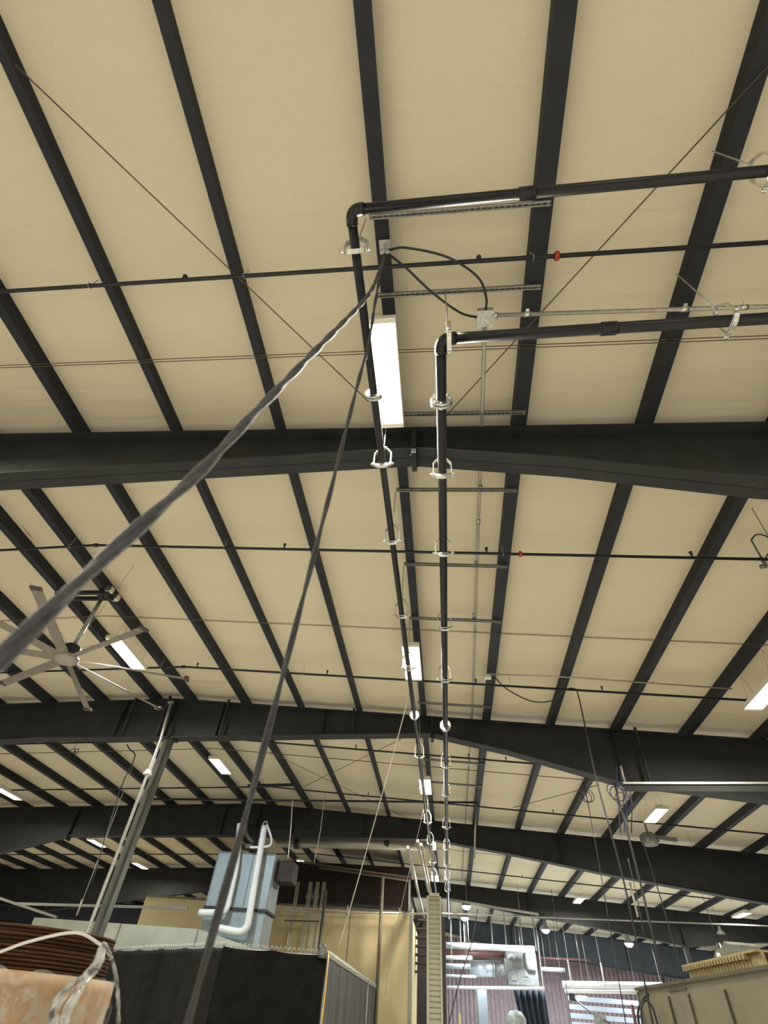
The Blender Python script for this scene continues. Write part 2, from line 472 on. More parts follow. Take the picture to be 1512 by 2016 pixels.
# columns
def column(x, y, label, m='column', wd=.17):
    k = min(range(5), key=lambda i: abs(RAF[i][0] - y)); zt = U(0, 0, interp(RAF[k][1], x)).z
    b = U(x, y, -EYE / K); yc = K * y + FW
    t = thing('steel_column', label, 'column', (b.x, yc, 0), 'steel columns under the rafters')
    MB().box((b.x - wd / 2, yc - wd / 2, .02), (b.x + wd / 2, yc + wd / 2, zt - .02)).build('post', m, t)
    MB().box((b.x - .16, yc - .14, zt - .02), (b.x + .16, yc + .14, zt)).build('cap_plate', 'steel', t)
    MB().box((b.x - .18, yc - .18, 0), (b.x + .18, yc + .18, .02)).build('base_plate', 'steel', t)
    return t


col2 = column(-1.275, 2.215, 'grey square column holding up the second rafter, left of the tower')
column(-1.30, 3.80, 'dark column hidden partly behind the blue grey tower', 'steel')
column(1.98, 3.80, 'dark column at the far right under the third rafter', 'steel')
column(1.98, 5.70, 'dark column at the right under the fourth rafter', 'steel')
# roof drain pipe running up the front of the column
t = thing('drain_pipe', 'thin steel pipe rising in front of the grey square column', 'pipe', U(-1.275, 2.15, -EYE / K))
topp = U(-1.275, 2.135, .985); x0 = U(-1.27, 2.15, 0)
MB().tube([topp + Vector((0, 0, .08)), U(-1.265, 2.15, .84), U(-1.265, 2.16, -EYE / K)], .035, 12).build('pipe', 'galv', t)
MB().lathe(U(-1.265, 2.15, .70), [(.035, -.03), (.09, -.03), (.09, 0), (.06, .02), (.06, .06), (.035, .06)], 20).build('collar', 'lamphouse', t)
MB().cbox(topp + Vector((0, 0, .1)), (.12, .06, .06)).build('clamp', 'galv', t)

# ------------------------------------------------------------------ linear high-bay lamps
def make_lamp(loc, warm, label, tilt=0):
    """loc: centre of the glowing face (m)"""
    L_, W_ = 1.22, .31
    t = thing('high_bay_lamp', label, 'lamp', loc, 'linear high bay lamps hung under the purlins')
    x, y, z = loc
    m = MB()
    m.box((x - W_ / 2, y - L_ / 2, z + .015), (x + W_ / 2, y + L_ / 2, z + .06)).box((x - .07, y - L_ / 2 + .1, z + .06), (x + .07, y + L_ / 2 - .1, z + .11))
    m.box((x - W_ / 2, y - L_ / 2, z - .012), (x - W_ / 2 + .006, y + L_ / 2, z + .015)).box((x + W_ / 2 - .006, y - L_ / 2, z - .012), (x + W_ / 2, y + L_ / 2, z + .015))
    m.box((x - W_ / 2, y - L_ / 2, z - .012), (x + W_ / 2, y - L_ / 2 + .05, z + .015)).box((x - W_ / 2, y + L_ / 2 - .05, z - .012), (x + W_ / 2, y + L_ / 2, z + .015))
    h = m.build('housing', 'lamphouse', t)
    for i in range(4):
        xa = x - W_ / 2 + .010 + i * (W_ - .02) / 4
        MB().box((xa + .008, y - L_ / 2 + .052, z), (xa + (W_ - .02) / 4 - .008, y + L_ / 2 - .052, z + .012)).build('tube_diffuser', 'face_w' if warm else 'face_c', t)
        mm = MB()
        for yy in (y - L_ / 2 + .045, y + L_ / 2 - .045):
            mm.lathe((xa + .036, yy, z - .016), [(.022, 0), (.026, .01), (.026, .02)], 10)
        mm.build('tube_socket', 'lamphouse', h)
    for s in (-1, 1):
        MB().tube([(x - .1, y + s * .45, z + .06), (x, y + s * .45, z + .56), (x + .1, y + s * .45, z + .06)], .003, 5).build('suspension_wire', 'wire', t)
    area(t, (x, y, z - .03), W_, L_, LAMP_W, WARM if warm else COOL)
    return t


LZ = -.08
lampw = None; lampc = None
LAMPS = [  # x, y(centre), warm, label
    (-.102, .485, 1, 'brightest linear lamp, nearest the camera, above the clevis hangers'),
    (-.108, 1.62, 1, 'linear lamp second in the centre row, crossed by the thin pipe'),
    (-.106, 2.90, 1, 'linear lamp third in the centre row, just below the second rafter'),
    (-.105, 4.08, 1, 'linear lamp fourth in the centre row, below the third rafter'),
    (-.105, 5.12, 1, 'linear lamp fifth in the centre row, right above the ivory panel'),
    (-1.265, 1.67, 1, 'linear lamp behind the big fan blades on the left'),
    (-1.270, 2.87, 0, 'cool white linear lamp between second and third rafter, left of the black cable'),
    (-1.270, 5.15, 1, 'small bright lamp right of the blue grey tower'),
    (1.085, 1.69, 1, 'linear lamp cut by the right edge of the frame'),
    (1.085, 3.02, 1, 'linear lamp right of the blue hose bundle'),
    (1.09, 5.32, 1, 'linear lamp under the fourth rafter to the right, above the end wall'),
    (2.27, 5.15, 1, 'linear lamp far right above the tan enclosure'),
    (-2.82, 4.45, 1, 'linear lamp left of the grey column, just below the third rafter'),
    (-2.80, 5.22, 1, 'linear lamp between the grey column and the tower'),
    (-4.45, 6.15, 1, 'linear lamp far left above the brown coil'),
    (-2.82, 3.27, 1, 'linear lamp cut by the left edge of the frame above the third rafter'),
]
for i, (x, y, wm, lb) in enumerate(LAMPS):
    z = pz(x) + LZ
    loc = U(x, y, z)
    src = lampw if wm else lampc
    if src is None:
        o = make_lamp(loc, wm, lb)
        if wm: lampw = o
        else: lampc = o
    else:
        o = copy_tree(src); o.location = loc; o['label'] = lb
for x, y in ((-.102, -.8), (-1.265, .3), (1.085, .35), (-1.265, -.8), (1.085, -.8), (-2.82, 1.6)):
    o = copy_tree(lampw); o.location = U(x, y, pz(x) + LZ)
    o['label'] = 'linear lamp outside the frame, over the camera side of the hall'

# round pendants at the far end
pend = None
for (px_, py_, yy, lb) in ((918, 1783, 5.9, 'round pendant lamp, upper of the two beside the pipe run'), (915, 1806, 6.6, 'round pendant lamp, lower of the two beside the pipe run'),
                           (1074, 1830, 6.6, 'round pendant lamp above the air unit, right of it'), (1238, 1857, 6.6, 'round pendant lamp in front of the far blue grey rafter'),
                           (1421, 1881, 5.0, 'shallow round pendant lamp above the tan enclosure'), (1420, 1838, 3.6, 'tiny unlit bell lamp on a cord right of the hanging cables')):
    p = at(px_, py_, y=yy)
    if pend is None:
        t = thing('pendant_lamp', lb, 'lamp', p, 'round pendant lamps at the far end')
        MB().lathe(p, [(.0, .34), (.07, .34), (.08, .2), (.10, .18), (.22, .02), (.23, -.02), (.215, -.02), (.09, .15), (0, .15)], 24).build('shade', 'dome', t)
        MB().lathe(p, [(.0, -.16), (.10, -.14), (.17, -.09), (.21, -.01), (.20, .02), (0, .05)], 24).build('diffuser', 'face_c', t)
        MB().tube([p + Vector((0, 0, .34)), p + Vector((0, 0, 1.15))], .008, 6).build('cord', 'rubber', t)
        area(t, p + Vector((0, 0, -.18)), .4, .4, PEND_W, COOL)
        pend = t
    else:
        o = copy_tree(pend); o.location = p; o['label'] = lb
        for ch in list(o.children):
            if ch.name.startswith('cord'): bpy.data.objects.remove(ch)
        ORI[o.name] = Vector(p); sc_ = .45 if 'tiny' in lb else 1
        hgt = (U(0, 0, pz(p.x / K) + .03).z - p.z) / sc_
        MB().tube([p + Vector((0, 0, .33)), p + Vector((0, 0, hgt))], .008, 6).build('cord', 'rubber', o)
        if 'tiny' in lb:
            o.scale = (.45, .45, .45)
            for ch in list(o.children):
                if ch.type == 'LIGHT' or ch.name.startswith('diffuser'): bpy.data.objects.remove(ch)
for x, y in ((.3, 8.5), (1.3, 8.5), (2.3, 8.4)):  # extra unseen lamps, added to brighten the end wall
    o = copy_tree(pend); o.location = U(x, y, .83); o['label'] = 'added round pendant lamp, unseen behind the farthest rafter, brightening the end wall'

# ------------------------------------------------------------------ strut channels across the two centre purlins
STY = [.211, .348, .622, .855, 1.158, 1.445, 2.08, 2.72, 3.05]
SN = ['with long slots, beside the upper black pipe', 'above the junction box', 'just before the nearest rafter', 'first one beyond the nearest rafter', 'second one beyond the nearest rafter',
      'third one beyond the nearest rafter', 'close in front of the second rafter', 'first one beyond the second rafter', 'second one beyond the second rafter']


def strut(y, x0, x1, label):
    z = pz((x0 + x1) / 2) - .006
    a = U(x0, y, pz(x0)); b = U(x1, y, pz(x1)); hz = -.022
    t = MB(); d = b - a; w_ = .041
    p0 = a + Vector((0, 0, hz)); p1 = b + Vector((0, 0, hz))
    for off, ww, hh in (((0, -.019, 0), .003, .041), ((0, .019, 0), .003, .041), ((0, 0, .019), .041, .003), ((0, -.014, -.019), .010, .003), ((0, .014, -.019), .010, .003)):
        o = Vector(off); t.bar(p0 + o, p1 + o, ww, hh)
    n = int(d.length / .05)
    for i in range(n):   # web between the slots, seen through the open side
        q = p0.lerp(p1, (i + .5) / n)
        t.bar(q + Vector((-.008, 0, -.004)), q + Vector((.008, 0, -.004)), .03, .004)
    return tag(t.build('strut_channel', 'galvd'), 'galvanised strut channel spanning two purlins, ' + label, 'strut channel', 'strut channels carrying the black pipes')


for y, n_ in zip(STY, SN): strut(y, -.110, .203, n_)

# ------------------------------------------------------------------ clevis hangers
def clevis(loc, rod_top, pr, label, alongX=False, open_w=.062):
    """loc: pipe centre. Yoke arch across the pipe with bolt, cradle strap and threaded rod to rod_top"""
    t = thing('clevis_hanger', label, 'pipe hanger', loc, 'clevis hangers on the black pipes')
    x, y, z = loc; W_ = open_w; bz = z - pr - .012; hw = .017
    def strap(pts, name, wd=.036, th=.008):
        m = MB()
        for a, b in zip(pts[:-1], pts[1:]):
            m.bar(Vector((x + a[0], y, a[1])), Vector((x + b[0], y, b[1])), th, wd, (0, 1, 0))
        return m
    h = .29
    strap([(-W_, bz - .01), (-W_, bz + h * .62), (-.022, bz + h), (.022, bz + h), (W_, bz + h * .62), (W_, bz - .01)], 'y').build('yoke', 'zinc', t)
    MB().tube([(x - W_ - .035, y, bz + .01), (x + W_ + .035, y, bz + .01)], .008, 8).tube([(x - W_ - .028, y, bz + .01), (x - W_ - .008, y, bz + .01)], .015, 6).tube([(x + W_ + .008, y, bz + .01), (x + W_ + .028, y, bz + .01)], .015, 6).build('bolt', 'zinc', t)
    pts = [(-W_ + .008, bz + .02)] + [((W_ - .008) * math.cos(a), bz - .002 + .03 * math.sin(a)) for a in [math.pi + math.pi * i / 8 for i in range(9)]] + [(W_ - .008, bz + .02)]
    strap(pts, 'c').build('cradle', 'zinc', t)
    MB().tube([(x, y, bz + h - .02), (x, y, rod_top)], .006, 6).tube([(x, y, bz + h - .012), (x, y, bz + h + .012)], .013, 6).build('threaded_rod', 'galv', t)
    return t


ZA, ZB = .822, .780
def pA(y): return Vector((K * (-.1165 + .0225 * min(1, (y - .16) / 3.8)), K * y, EYE + K * (ZA - .004 * (y - .16))))
def pB(y): return Vector((K * (.011 - .012 * min(1, (y - .34) / 3.5)), K * y, EYE + K * ZB))
RA, RB = .0365, .0445
rodT = U(0, 0, 1.0).z - .02
CY = [.622, .855, 1.158, 1.445, 2.16, 2.51, 3.02, 3.45, 3.85, 4.25, 4.65]
protoB = None
for i, y in enumerate(CY):
    lb = 'bright clevis hanger on the thick pipe, %s from the camera' % ORD[i]
    if protoB is None: protoB = clevis(pB(y), rodT, RB, lb, open_w=.090)
    else:
        o = copy_tree(protoB); o.location = pB(y); o['label'] = lb
protoA = None
for i, y in enumerate([.213] + CY[:4] + [2.16, 2.55, 3.07, 3.48, 3.95, 4.4]):
    lb = 'bright clevis hanger on the thin pipe, %s from the camera' % ORD[i]
    if protoA is None: protoA = clevis(pA(y), rodT, RA, lb, open_w=.088)
    else:
        o = copy_tree(protoA); o.location = pA(y); o['label'] = lb

# ------------------------------------------------------------------ black pipes with elbows
def elbow_pts(a, c, b, r, n=6):
    """fillet at corner c between a and b"""
    d1 = (a - c).normalized(); d2 = (b - c).normalized(); p1 = c + d1 * r; p2 = c + d2 * r
    return [p1.lerp(c, 0) * (1 - t) ** 2 + c * 2 * t * (1 - t) + p2 * t * t for t in [i / n for i in range(n + 1)]]


def coupling(mb_, p, ax, r, ln):
    a = Vector(ax).normalized(); p = Vector(p)
    mb_.tube([p - a * ln / 2, p - a * ln * .42, p + a * ln * .42, p + a * ln / 2], r, 16, rs=[r * .93, r, r, r * .93])


# thin pipe A with its cross run
t = thing('black_pipe', 'thinner black steel pipe, bending right at its upper elbow, left of the bright lamp', 'pipe', U(-.1165, .162, ZA))
ca = pA(.162); xa = Vector((K * 1.4, ca.y, ca.z)); ya = pA(5.6)
MB().tube([pA(.175), pA(2.0), ya], RA, 14).build('lengthwise_run', 'pipe', t)
MB().tube([ca + Vector((.06, 0, 0)), xa], RA, 14).build('cross_run', 'pipe', t)
MB().tube([pA(.162) + Vector((0, .10, 0))] + elbow_pts(pA(.3), ca, xa, .075) + [ca + Vector((.10, 0, 0))], RA * 1.2, 16).build('elbow', 'pipe', t)
m = MB(); coupling(m, ca + Vector((K * .1165 + K * .135, 0, 0)), (1, 0, 0), RA * 1.25, .12); m.build('coupling', 'pipe', t)
m = MB()
for y in (.465, 1.80):
    p = pA(y)
    m = MB()
    for s in (-1, 1): m.tube([p + Vector((0, s * .014 - .010, 0)), p + Vector((0, s * .014 + .010, 0))], .082, 20)
    for j in range(6):
        a = j * math.pi / 3; q = p + Vector((math.cos(a) * .066, 0, math.sin(a) * .066)); m.tube([q + Vector((0, -.035, 0)), q + Vector((0, .035, 0))], .008, 6)
    m.build('flange', 'zinc', t)
# thick pipe B
t = thing('black_pipe', 'thicker black steel pipe running away below the roof, with an elbow to the right', 'pipe', U(.011, .347, ZB))
cb = pB(.347); xb = Vector((K * 1.5, cb.y, cb.z)); yb = pB(6.0)
MB().tube([pB(.36), pB(2.0), pB(3.8), yb], RB, 16).build('lengthwise_run', 'pipe', t)
MB().tube([cb + Vector((.06, 0, 0)), xb], RB, 16).build('cross_run', 'pipe', t)
MB().tube([pB(.347) + Vector((0, .12, 0))] + elbow_pts(pB(.5), cb, xb, .09) + [cb + Vector((.12, 0, 0))], RB * 1.18, 18).build('elbow', 'pipe', t)
m = MB(); coupling(m, cb + Vector((K * .262, 0, 0)), (1, 0, 0), RB * 1.2, .13); m.build('coupling', 'pipe', t)
for y in (.462, 1.80):
    p = pB(y); m = MB()
    for s in (-1, 1): m.tube([p + Vector((0, s * .016 - .012, 0)), p + Vector((0, s * .016 + .012, 0))], .098, 24)
    for j in range(8):
        a = j * math.pi / 4; q = p + Vector((math.cos(a) * .078, 0, math.sin(a) * .078)); m.tube([q + Vector((0, -.04, 0)), q + Vector((0, .04, 0))], .009, 6)
    m.build('flange', 'zinc', t)
# hangers across the cross runs (clevis plane turned a quarter)
for p, lb, src in ((Vector((K * .449, ca.y, ca.z)), 'grey clevis hanger on the upper cross pipe at the right edge', protoA), (Vector((K * .449, cb.y, cb.z)), 'grey clevis hanger on the lower cross pipe near the right edge', protoB),
                   (Vector((K * .020 + .02, cb.y, cb.z)), 'bright clevis hanger at the elbow of the thick pipe', protoB)):
    o = copy_tree(src); o.location = p; o.rotation_euler = (0, 0, math.pi / 2); o['label'] = lb

# ------------------------------------------------------------------ sprinkler lines
def sprinkler(y, kx, heads, rings, coups, label, dz=-.035, r=.021, x0=-4, x1=2.0, reds=()):
    def P(x):
        zz = (pz(kx) if x < kx else pz(x)) + dz
        if x < kx: zz = pz(kx) + dz - S * (kx - x) * .9
        return U(x, y, zz)
    t = thing('sprinkler_pipe', label, 'sprinkler pipe', P(kx), 'sprinkler pipes crossing under the purlins')
    MB().tube([P(x0), P(kx - .01), P(kx + .01), P(x1)], r, 10).build('pipe_run', 'sprink', t)
    for h in heads:
        p = P(h)
        MB().tube([p, p + Vector((0, 0, .055)), p + Vector((0, 0, .06)), p + Vector((0, 0, .085))], .011, 8, rs=[.011, .011, .018, .018]).lathe(p + Vector((0, 0, .10)), [(0, 0), (.024, 0), (.024, .004), (0, .004)], 12).build('sprinkler_head', 'sprink', t)
    for h in rings:
        p = P(h)
        MB().ring(p, (1, 0, 0), r + .008, .004, 16, 6).tube([p + Vector((0, 0, r)), Vector((p.x, p.y, U(0, 0, pz(h)).z))], .004, 6).build('hanger_ring', 'galv', t)
    for c_ in coups:
        m = MB(); coupling(m, P(c_), (1, 0, 0), r * 1.6, .06); m.build('coupling', 'sprink', t)
    for c_ in reds:
        p = P(c_); m = MB().lathe(p, [(r, -.02), (r * 1.9, -.018), (r * 2.1, 0), (r * 1.9, .018), (r, .02)], 18, 'X')
        m.tube([p + Vector((0, 0, r * 1.9)), p + Vector((0, 0, r * 2.7))], .01, 6); m.build('red_coupling', 'red', t)
    return t


sprinkler(.287, -1.1, [-.49, .085], [-.69, .178, -.36], [], 'black sprinkler pipe with a red coupling, nearest the camera', reds=[.218], r=.020)
sprinkler(1.068, -1.1, [-1.02, -.47, .135, .68], [-.66, -1.19, .18], [-1.1], 'black sprinkler pipe between nearest and second rafter, closest to the nearest', reds=[.228])
sprinkler(1.83, -1.1, [-1.04, -.47, .13, .60], [-1.2, -.57, .26], [-1.1], 'black sprinkler pipe just in front of the second rafter')
sprinkler(2.58, -1.1, [-.45, .12, .30, .60], [-.64, .18], [-.9], 'black sprinkler pipe just behind the second rafter')
sprinkler(3.30, -1.1, [-.47, .13, .62], [-.6, .18], [], 'black sprinkler pipe just in front of the third rafter')
sprinkler(4.15, -1.1, [-.5, .12], [-.6, .18], [], 'black sprinkler pipe just behind the third rafter')
sprinkler(4.95, -1.1, [.6], [.18], [], 'black sprinkler pipe in front of the fourth rafter')

# level main in the third bay ending in a drop
t = thing('pipe_main', 'level black pipe crossing the third bay and turning down beside the purlin', 'pipe', at(940, 1579, y=3.35))
p0 = at(300, 1573, y=3.35); p1 = at(941, 1580, y=3.35)
MB().tube([p0, p1], .03, 10).build('level_run', 'sprink', t)
MB().tube([p1 + Vector((0, 0, .03)), at(936, 1625, y=3.35), at(934, 1690, y=3.35)], .026, 10).build('drop_leg', 'galvd', t)
t = thing('steel_beam_bar', 'short dark bar spanning purlins near the black cable, before the third rafter', 'bar', at(540, 1546, y=3.2))
MB().bar(at(488, 1547, y=3.2), at(578, 1545, y=3.2), .07, .07).build('bar', 'steel', t)

# ------------------------------------------------------------------ roof bracing rods and tie wires
def rod(a, b, r, label, m='wire', name='brace_rod', cat='rod', group='thin brace rods'):
    return tag(MB().tube([a, b], r, 6).build(name, m), label, cat, group)


zc = 1.01
rod(at(30, 128, z=zc), at(725, 790, z=.985), .006, 'thin diagonal rod crossing the upper left of the roof')
rod(at(1512, 130, z=.97), at(840, 860, z=.985), .006, 'thin diagonal rod crossing the upper right of the roof')
rod(at(575, 1560, z=zc), at(790, 1455, z=1.0), .008, 'thin diagonal rod rising right, beyond the second rafter')
rod(at(530, 1480, z=zc), at(800, 1610, z=1.0), .008, 'thin diagonal rod falling right, beyond the second rafter')
rod(at(1010, 1590, z=.96), at(1180, 1545, z=.94), .008, 'thin diagonal rod right of the pipes beyond the second rafter')


def tie(y, label, dz=-.004):
    pts = [U(x, y, pz(x) + dz) for x in (-3.2, RIDGE, 2.4)]
    pt2 = [p + Vector((0, .03, 0)) for p in pts]
    return tag(MB().tube(pts, .005, 6).tube(pt2, .005, 6).build('tie_rod', 'wire'), label, 'tie rod', 'paired tie rods under the purlins')


tie(.463, 'thin paired tie rod crossing behind the brightest lamp')
tie(1.52, 'thin paired tie rod crossing the bay before the second rafter', .0)
tie(2.83, 'thin paired tie rod crossing just beyond the second rafter', .0)
tie(4.5, 'thin paired tie rod crossing beyond the third rafter', .0)

# ------------------------------------------------------------------ conduit and junction box
zbx = pz(.1) - .03
jb = at(955, 624, z=zbx)
t = thing('junction_box', 'square galvanised junction box fed by two black cables', 'junction box', jb)
MB().cbox(jb, (.15, .15, .08)).build('box', 'galv', t)
MB().cbox(jb + Vector((0, 0, -.043)), (.16, .16, .006)).build('cover', 'galv', t)
MB().tube([jb + Vector((.07, -.01, 0)), jb + Vector((.12, -.01, 0))], .03, 10).build('connector', 'zinc', t)
t = thing('conduit', 'pale conduit running right from the junction box', 'conduit', jb + Vector((.1, 0, 0)))
xe = 1.6
e0 = jb + Vector((.09, -.01, 0)); e1 = U(xe, .412, pz(xe) - .03)
MB().tube([e0, e1], .020, 10).build('tube', 'conduit', t)
for xx in (.179, .46, .56):
    q = e0.lerp(e1, (K * xx - e0.x) / (e1.x - e0.x))
    MB().tube([q - Vector((.03, 0, 0)), q + Vector((.03, 0, 0))], .026, 10).cbox(q + Vector((0, -.035, .01)), (.03, .03, .01)).build('strap', 'zinc', t)
# lengthwise conduit above the struts
pts = [jb + Vector((0, .08, 0)), U(.108, .7, pz(.1) + .006), U(.114, 1.2, pz(.1) + .006), U(.124, 1.8, pz(.1) + .006), U(.128, 2.3, pz(.1) + .006), U(.13, 5.5, pz(.1) + .006)]
t = thing('conduit', 'long conduit running away from the junction box above the strut channels', 'conduit', pts[0])
MB().tube(pts, .021, 10).build('tube', 'conduit', t)
for yy in (.857, 1.16, 1.43, .98):
    q = U(.111, yy, pz(.1) + .004)
    MB().tube([q - Vector((0, .05, 0)), q + Vector((0, .05, 0))], .028, 10).build('coupling', 'galv', t)
# feed to right from second box
t = thing('conduit', 'thin pale conduit crossing right before the second rafter', 'conduit', at(960, 1326, z=.97))
MB().tube([at(958, 1327, z=.975), at(1100, 1332, z=.965), at(1440, 1356, z=.93)], .014, 8).build('tube', 'conduit', t)
MB().cbox(at(960, 1332, z=.975), (.13, .10, .08)).build('end_box', 'lamphouse', t)

# ------------------------------------------------------------------ cables
def cable(pts, r, label, m='rubber', name='power_cable', cat='cable', group=None, n=8, k=8):
    return tag(MB().tube(smooth(pts, k), r, n).build(name, m), label, cat, group)


def dp(px, py, d):   # point on sight line at camera depth d metres
    r = ray(px, py); return Vector((0, 0, EYE)) + r * (d / FOC)


hook = at(757, 490, z=.975)
t = thing('cable_hook', 'small galvanised bracket on the centre purlin where the heavy cables hang', 'bracket', hook)
MB().cbox(hook + Vector((0, 0, .06)), (.10, .12, .01)).bar(hook + Vector((0, 0, .06)), hook + Vector((0, 0, -.01)), .05, .012).build('plate', 'galv', t)
MB().ring(hook + Vector((0, 0, -.03)), (0, 1, 0), .03, .006, 18, 6).build('ring', 'zinc', t)
cable([at(766, 492, z=.968), at(800, 488, z=.955), at(880, 506, z=.95), at(940, 545, z=.95), at(957, 585, z=.955), jb + Vector((.005, -.05, .02))], .011, 'black cable looping over from the hook to the top of the junction box')
cable([at(765, 500, z=.968), at(800, 528, z=.945), at(850, 575, z=.94), at(905, 615, z=.945), jb + Vector((-.07, 0, 0))], .011, 'black cable sagging from the hook into the left of the junction box')

d0 = (hook - Vector((0, 0, EYE))).dot(fwd)
def dcab(pts, d_end):
    """cable laid so that inverse depth changes evenly along it: a straight hang towards the camera"""
    out = []; L0 = [0]
    for a, b in zip(pts[:-1], pts[1:]): L0.append(L0[-1] + math.hypot(b[0] - a[0], b[1] - a[1]))
    for (x, y), l in zip(pts, L0):
        s = l / L0[-1]; out.append(dp(x, y, 1 / ((1 - s) / d0 + s / d_end)))
    return out


def twisted(path, r, R, label, turns):
    """two cords twisted round one another"""
    pts = smooth(path, 40); t = thing('heavy_cable', label, 'cable', pts[0])
    ln = [0]
    for a, b in zip(pts[:-1], pts[1:]): ln.append(ln[-1] + (b - a).length)
    for k, mt in ((0, 'gcable'), (1, 'gcable')):
        out = []
        for p, l, q in zip(pts, ln, pts[1:] + [pts[-1] * 2 - pts[-2]]):
            d = (q - p).normalized(); e1 = d.cross(Vector((0, 0, 1))).normalized(); e2 = d.cross(e1)
            a = turns * 2 * math.pi * l / ln[-1] + k * math.pi
            out.append(p + (e1 * math.cos(a) + e2 * math.sin(a)) * R)
        MB().tube(out, r, 8).build('cord', mt, t)
    return t


twisted(dcab([(758, 500), (745, 540), (722, 585), (600, 712), (500, 815), (400, 922), (200, 1105), (0, 1298), (-90, 1385)], .60), .0095, .0052, 'thick grey twisted cable crossing the left of the frame close to the camera', 9)
twisted(dcab([(758, 500), (748, 545), (738, 600), (725, 680), (706, 750), (655, 950), (601, 1160), (500, 1545), (400, 1905), (360, 2050)], 1.05), .0075, .0045, 'dark twisted cable hanging down to the black fence', 7)

# pale cords
cable([at(810, 1352, z=.95), at(770, 1500, y=2.12), at(720, 1680, y=2.4), at(664, 1876, y=2.62)], .010, 'pale cord stretched from the centre purlin to the fence corner', 'wcable')
cable([at(834, 1595, y=2.9), at(800, 1740, y=3.3), at(770, 1880, y=3.7), at(758, 1962, y=4.0)], .008, 'faint thin cord running down in front of the cream wall', 'wcable')
cable([at(640, 1560, y=3.3), at(630, 1640, y=3.35), at(618, 1700, y=3.4)], .008, 'pair mate of thin wires dropping beside the tower top', 'wcable')

# sagging cable right and vertical drops
cable([at(975, 1335, z=.96), at(1000, 1358, z=.94), at(1045, 1380, z=.925), at(1085, 1380, z=.925), at(1110, 1360, z=.94), at(1130, 1356, z=.95), at(1140, 1375, z=.93), at(1174, 1534, y=1.75), at(1227, 1731, y=1.75), at(1290, 2040, y=1.75)], .012, 'black cable sagging from the small white box then dropping past the blue hoses')
for (pa, pb, yy, r, lb) in (((1150, 1540), (1236, 2040), 2.9, .010, 'thin dark drop cable left of the blue hoses'), ((1209, 1540), (1312, 1955), 2.1, .018, 'thickest dark drop cable ending on the tan enclosure'),
                            ((1266, 1657), (1345, 1925), 2.6, .012, 'grey drop cable right of the blue hoses'), ((1236, 1690), (1268, 1840), 3.2, .010, 'thin drop cable below the blue hoses'),
                            ((1085, 1750), (1128, 2040), 4.4, .010, 'thin black drop wire before the mauve wall')):
    a = at(*pa, y=yy); b = at(*pb, y=yy)
    cable([a, a.lerp(b, .5) + Vector((.02, 0, 0)), b], r, lb, group='drop cables on the right')
cable([at(940, 1790, y=5.2), at(930, 1850, y=5.2), at(905, 1930, y=5.2), at(884, 2016, y=5.2), at(878, 2040, y=5.2)], .02, 'black wire curving down beside the ivory panel')
# second steel drop
t = thing('drop_conduit', 'short pale conduit drop ending on the light rail', 'conduit', at(1243, 1735, y=3.7))
MB().tube([at(1240, 1737, y=3.7), at(1256, 1805, y=3.7)], .03, 8).build('tube', 'conduit', t)

# blue hose bundle with coils
t = thing('air_hose_bundle', 'bundle of blue air hoses hanging in coils from the second rafter', 'hose', at(1222, 1530, y=2.12))
for i in range(4):
    a = at(1214 + 5 * i, 1500 + 8 * i, y=2.12); b = at(1216 + 8 * i, 1560 + 4 * i, y=2.12); c_ = at(1222 + 7 * i, 1640, y=2.12)
    MB().tube(smooth([a, b + Vector((.03 * (i % 2), 0, 0)), c_], 6), .010, 6).build('hose', 'hose', t)
for i, (q, R) in enumerate((((1212, 1560), .11), ((1222, 1568), .13), ((1228, 1575), .10))):
    MB().ring(at(*q, y=2.1), (.2, 1, .1), R, .008, 26, 6, 1.5).build('coil', 'hose', t)
MB().tube([at(1222, 1508, y=2.12), at(1230, 1540, y=2.12)], .018, 8).build('fitting', 'wcable', t)
MB().ring(at(1155, 1567, y=2.3), (.1, 1, .1), .10, .008, 26, 6, 1.3)
tag(MB().ring(at(1157, 1566, y=2.4), (.1, 1, .1), .11, .008, 26, 6, 1.25).ring(at(1153, 1568, y=2.4), (.3, 1, .1), .10, .008, 26, 6, 1.25).tube([at(1157, 1566, y=2.4) + Vector((0, 0, .10)), at(1157, 1566, y=2.4) + Vector((0, 0, U(0, 0, pz(at(1157, 1566, y=2.4).x / K) + .03).z - at(1157, 1566, y=2.4).z))], .006, 6).build('cable_coil', 'rubber'), 'black cable coil hanging left of the blue hoses', 'cable coil')
tag(MB().ring(at(142, 1482, y=2.5), (.1, 1, .2), .09, .009, 24, 6).ring(at(150, 1480, y=2.5), (.4, 1, .1), .08, .009, 24, 6).tube([at(142, 1482, y=2.5) + Vector((0, 0, .08)), at(142, 1482, y=2.5) + Vector((0, 0, U(0, 0, pz(at(142, 1482, y=2.5).x / K) + .03).z - at(142, 1482, y=2.5).z))], .006, 6).build('cable_coil', 'rubber'), 'black cable coil under the roof left of the grey column', 'cable coil')
cable([at(250, 1466, y=2.5), at(256, 1476, y=2.5), at(265, 1484, y=2.5), at(262, 1500, y=2.5), at(235, 1560, y=2.7), at(180, 1740, y=2.7)], .014, 'black drop pipe bending down left of the grey column', 'sprink', 'drop_pipe', 'pipe')
for (pa, pb, yy, lb) in (((265, 1500), (160, 1780), 3.0, 'thin wire hanging left of the grey column'),):
    cable([at(*pa, y=yy), at(*pb, y=yy)], .006, lb, 'wcable')
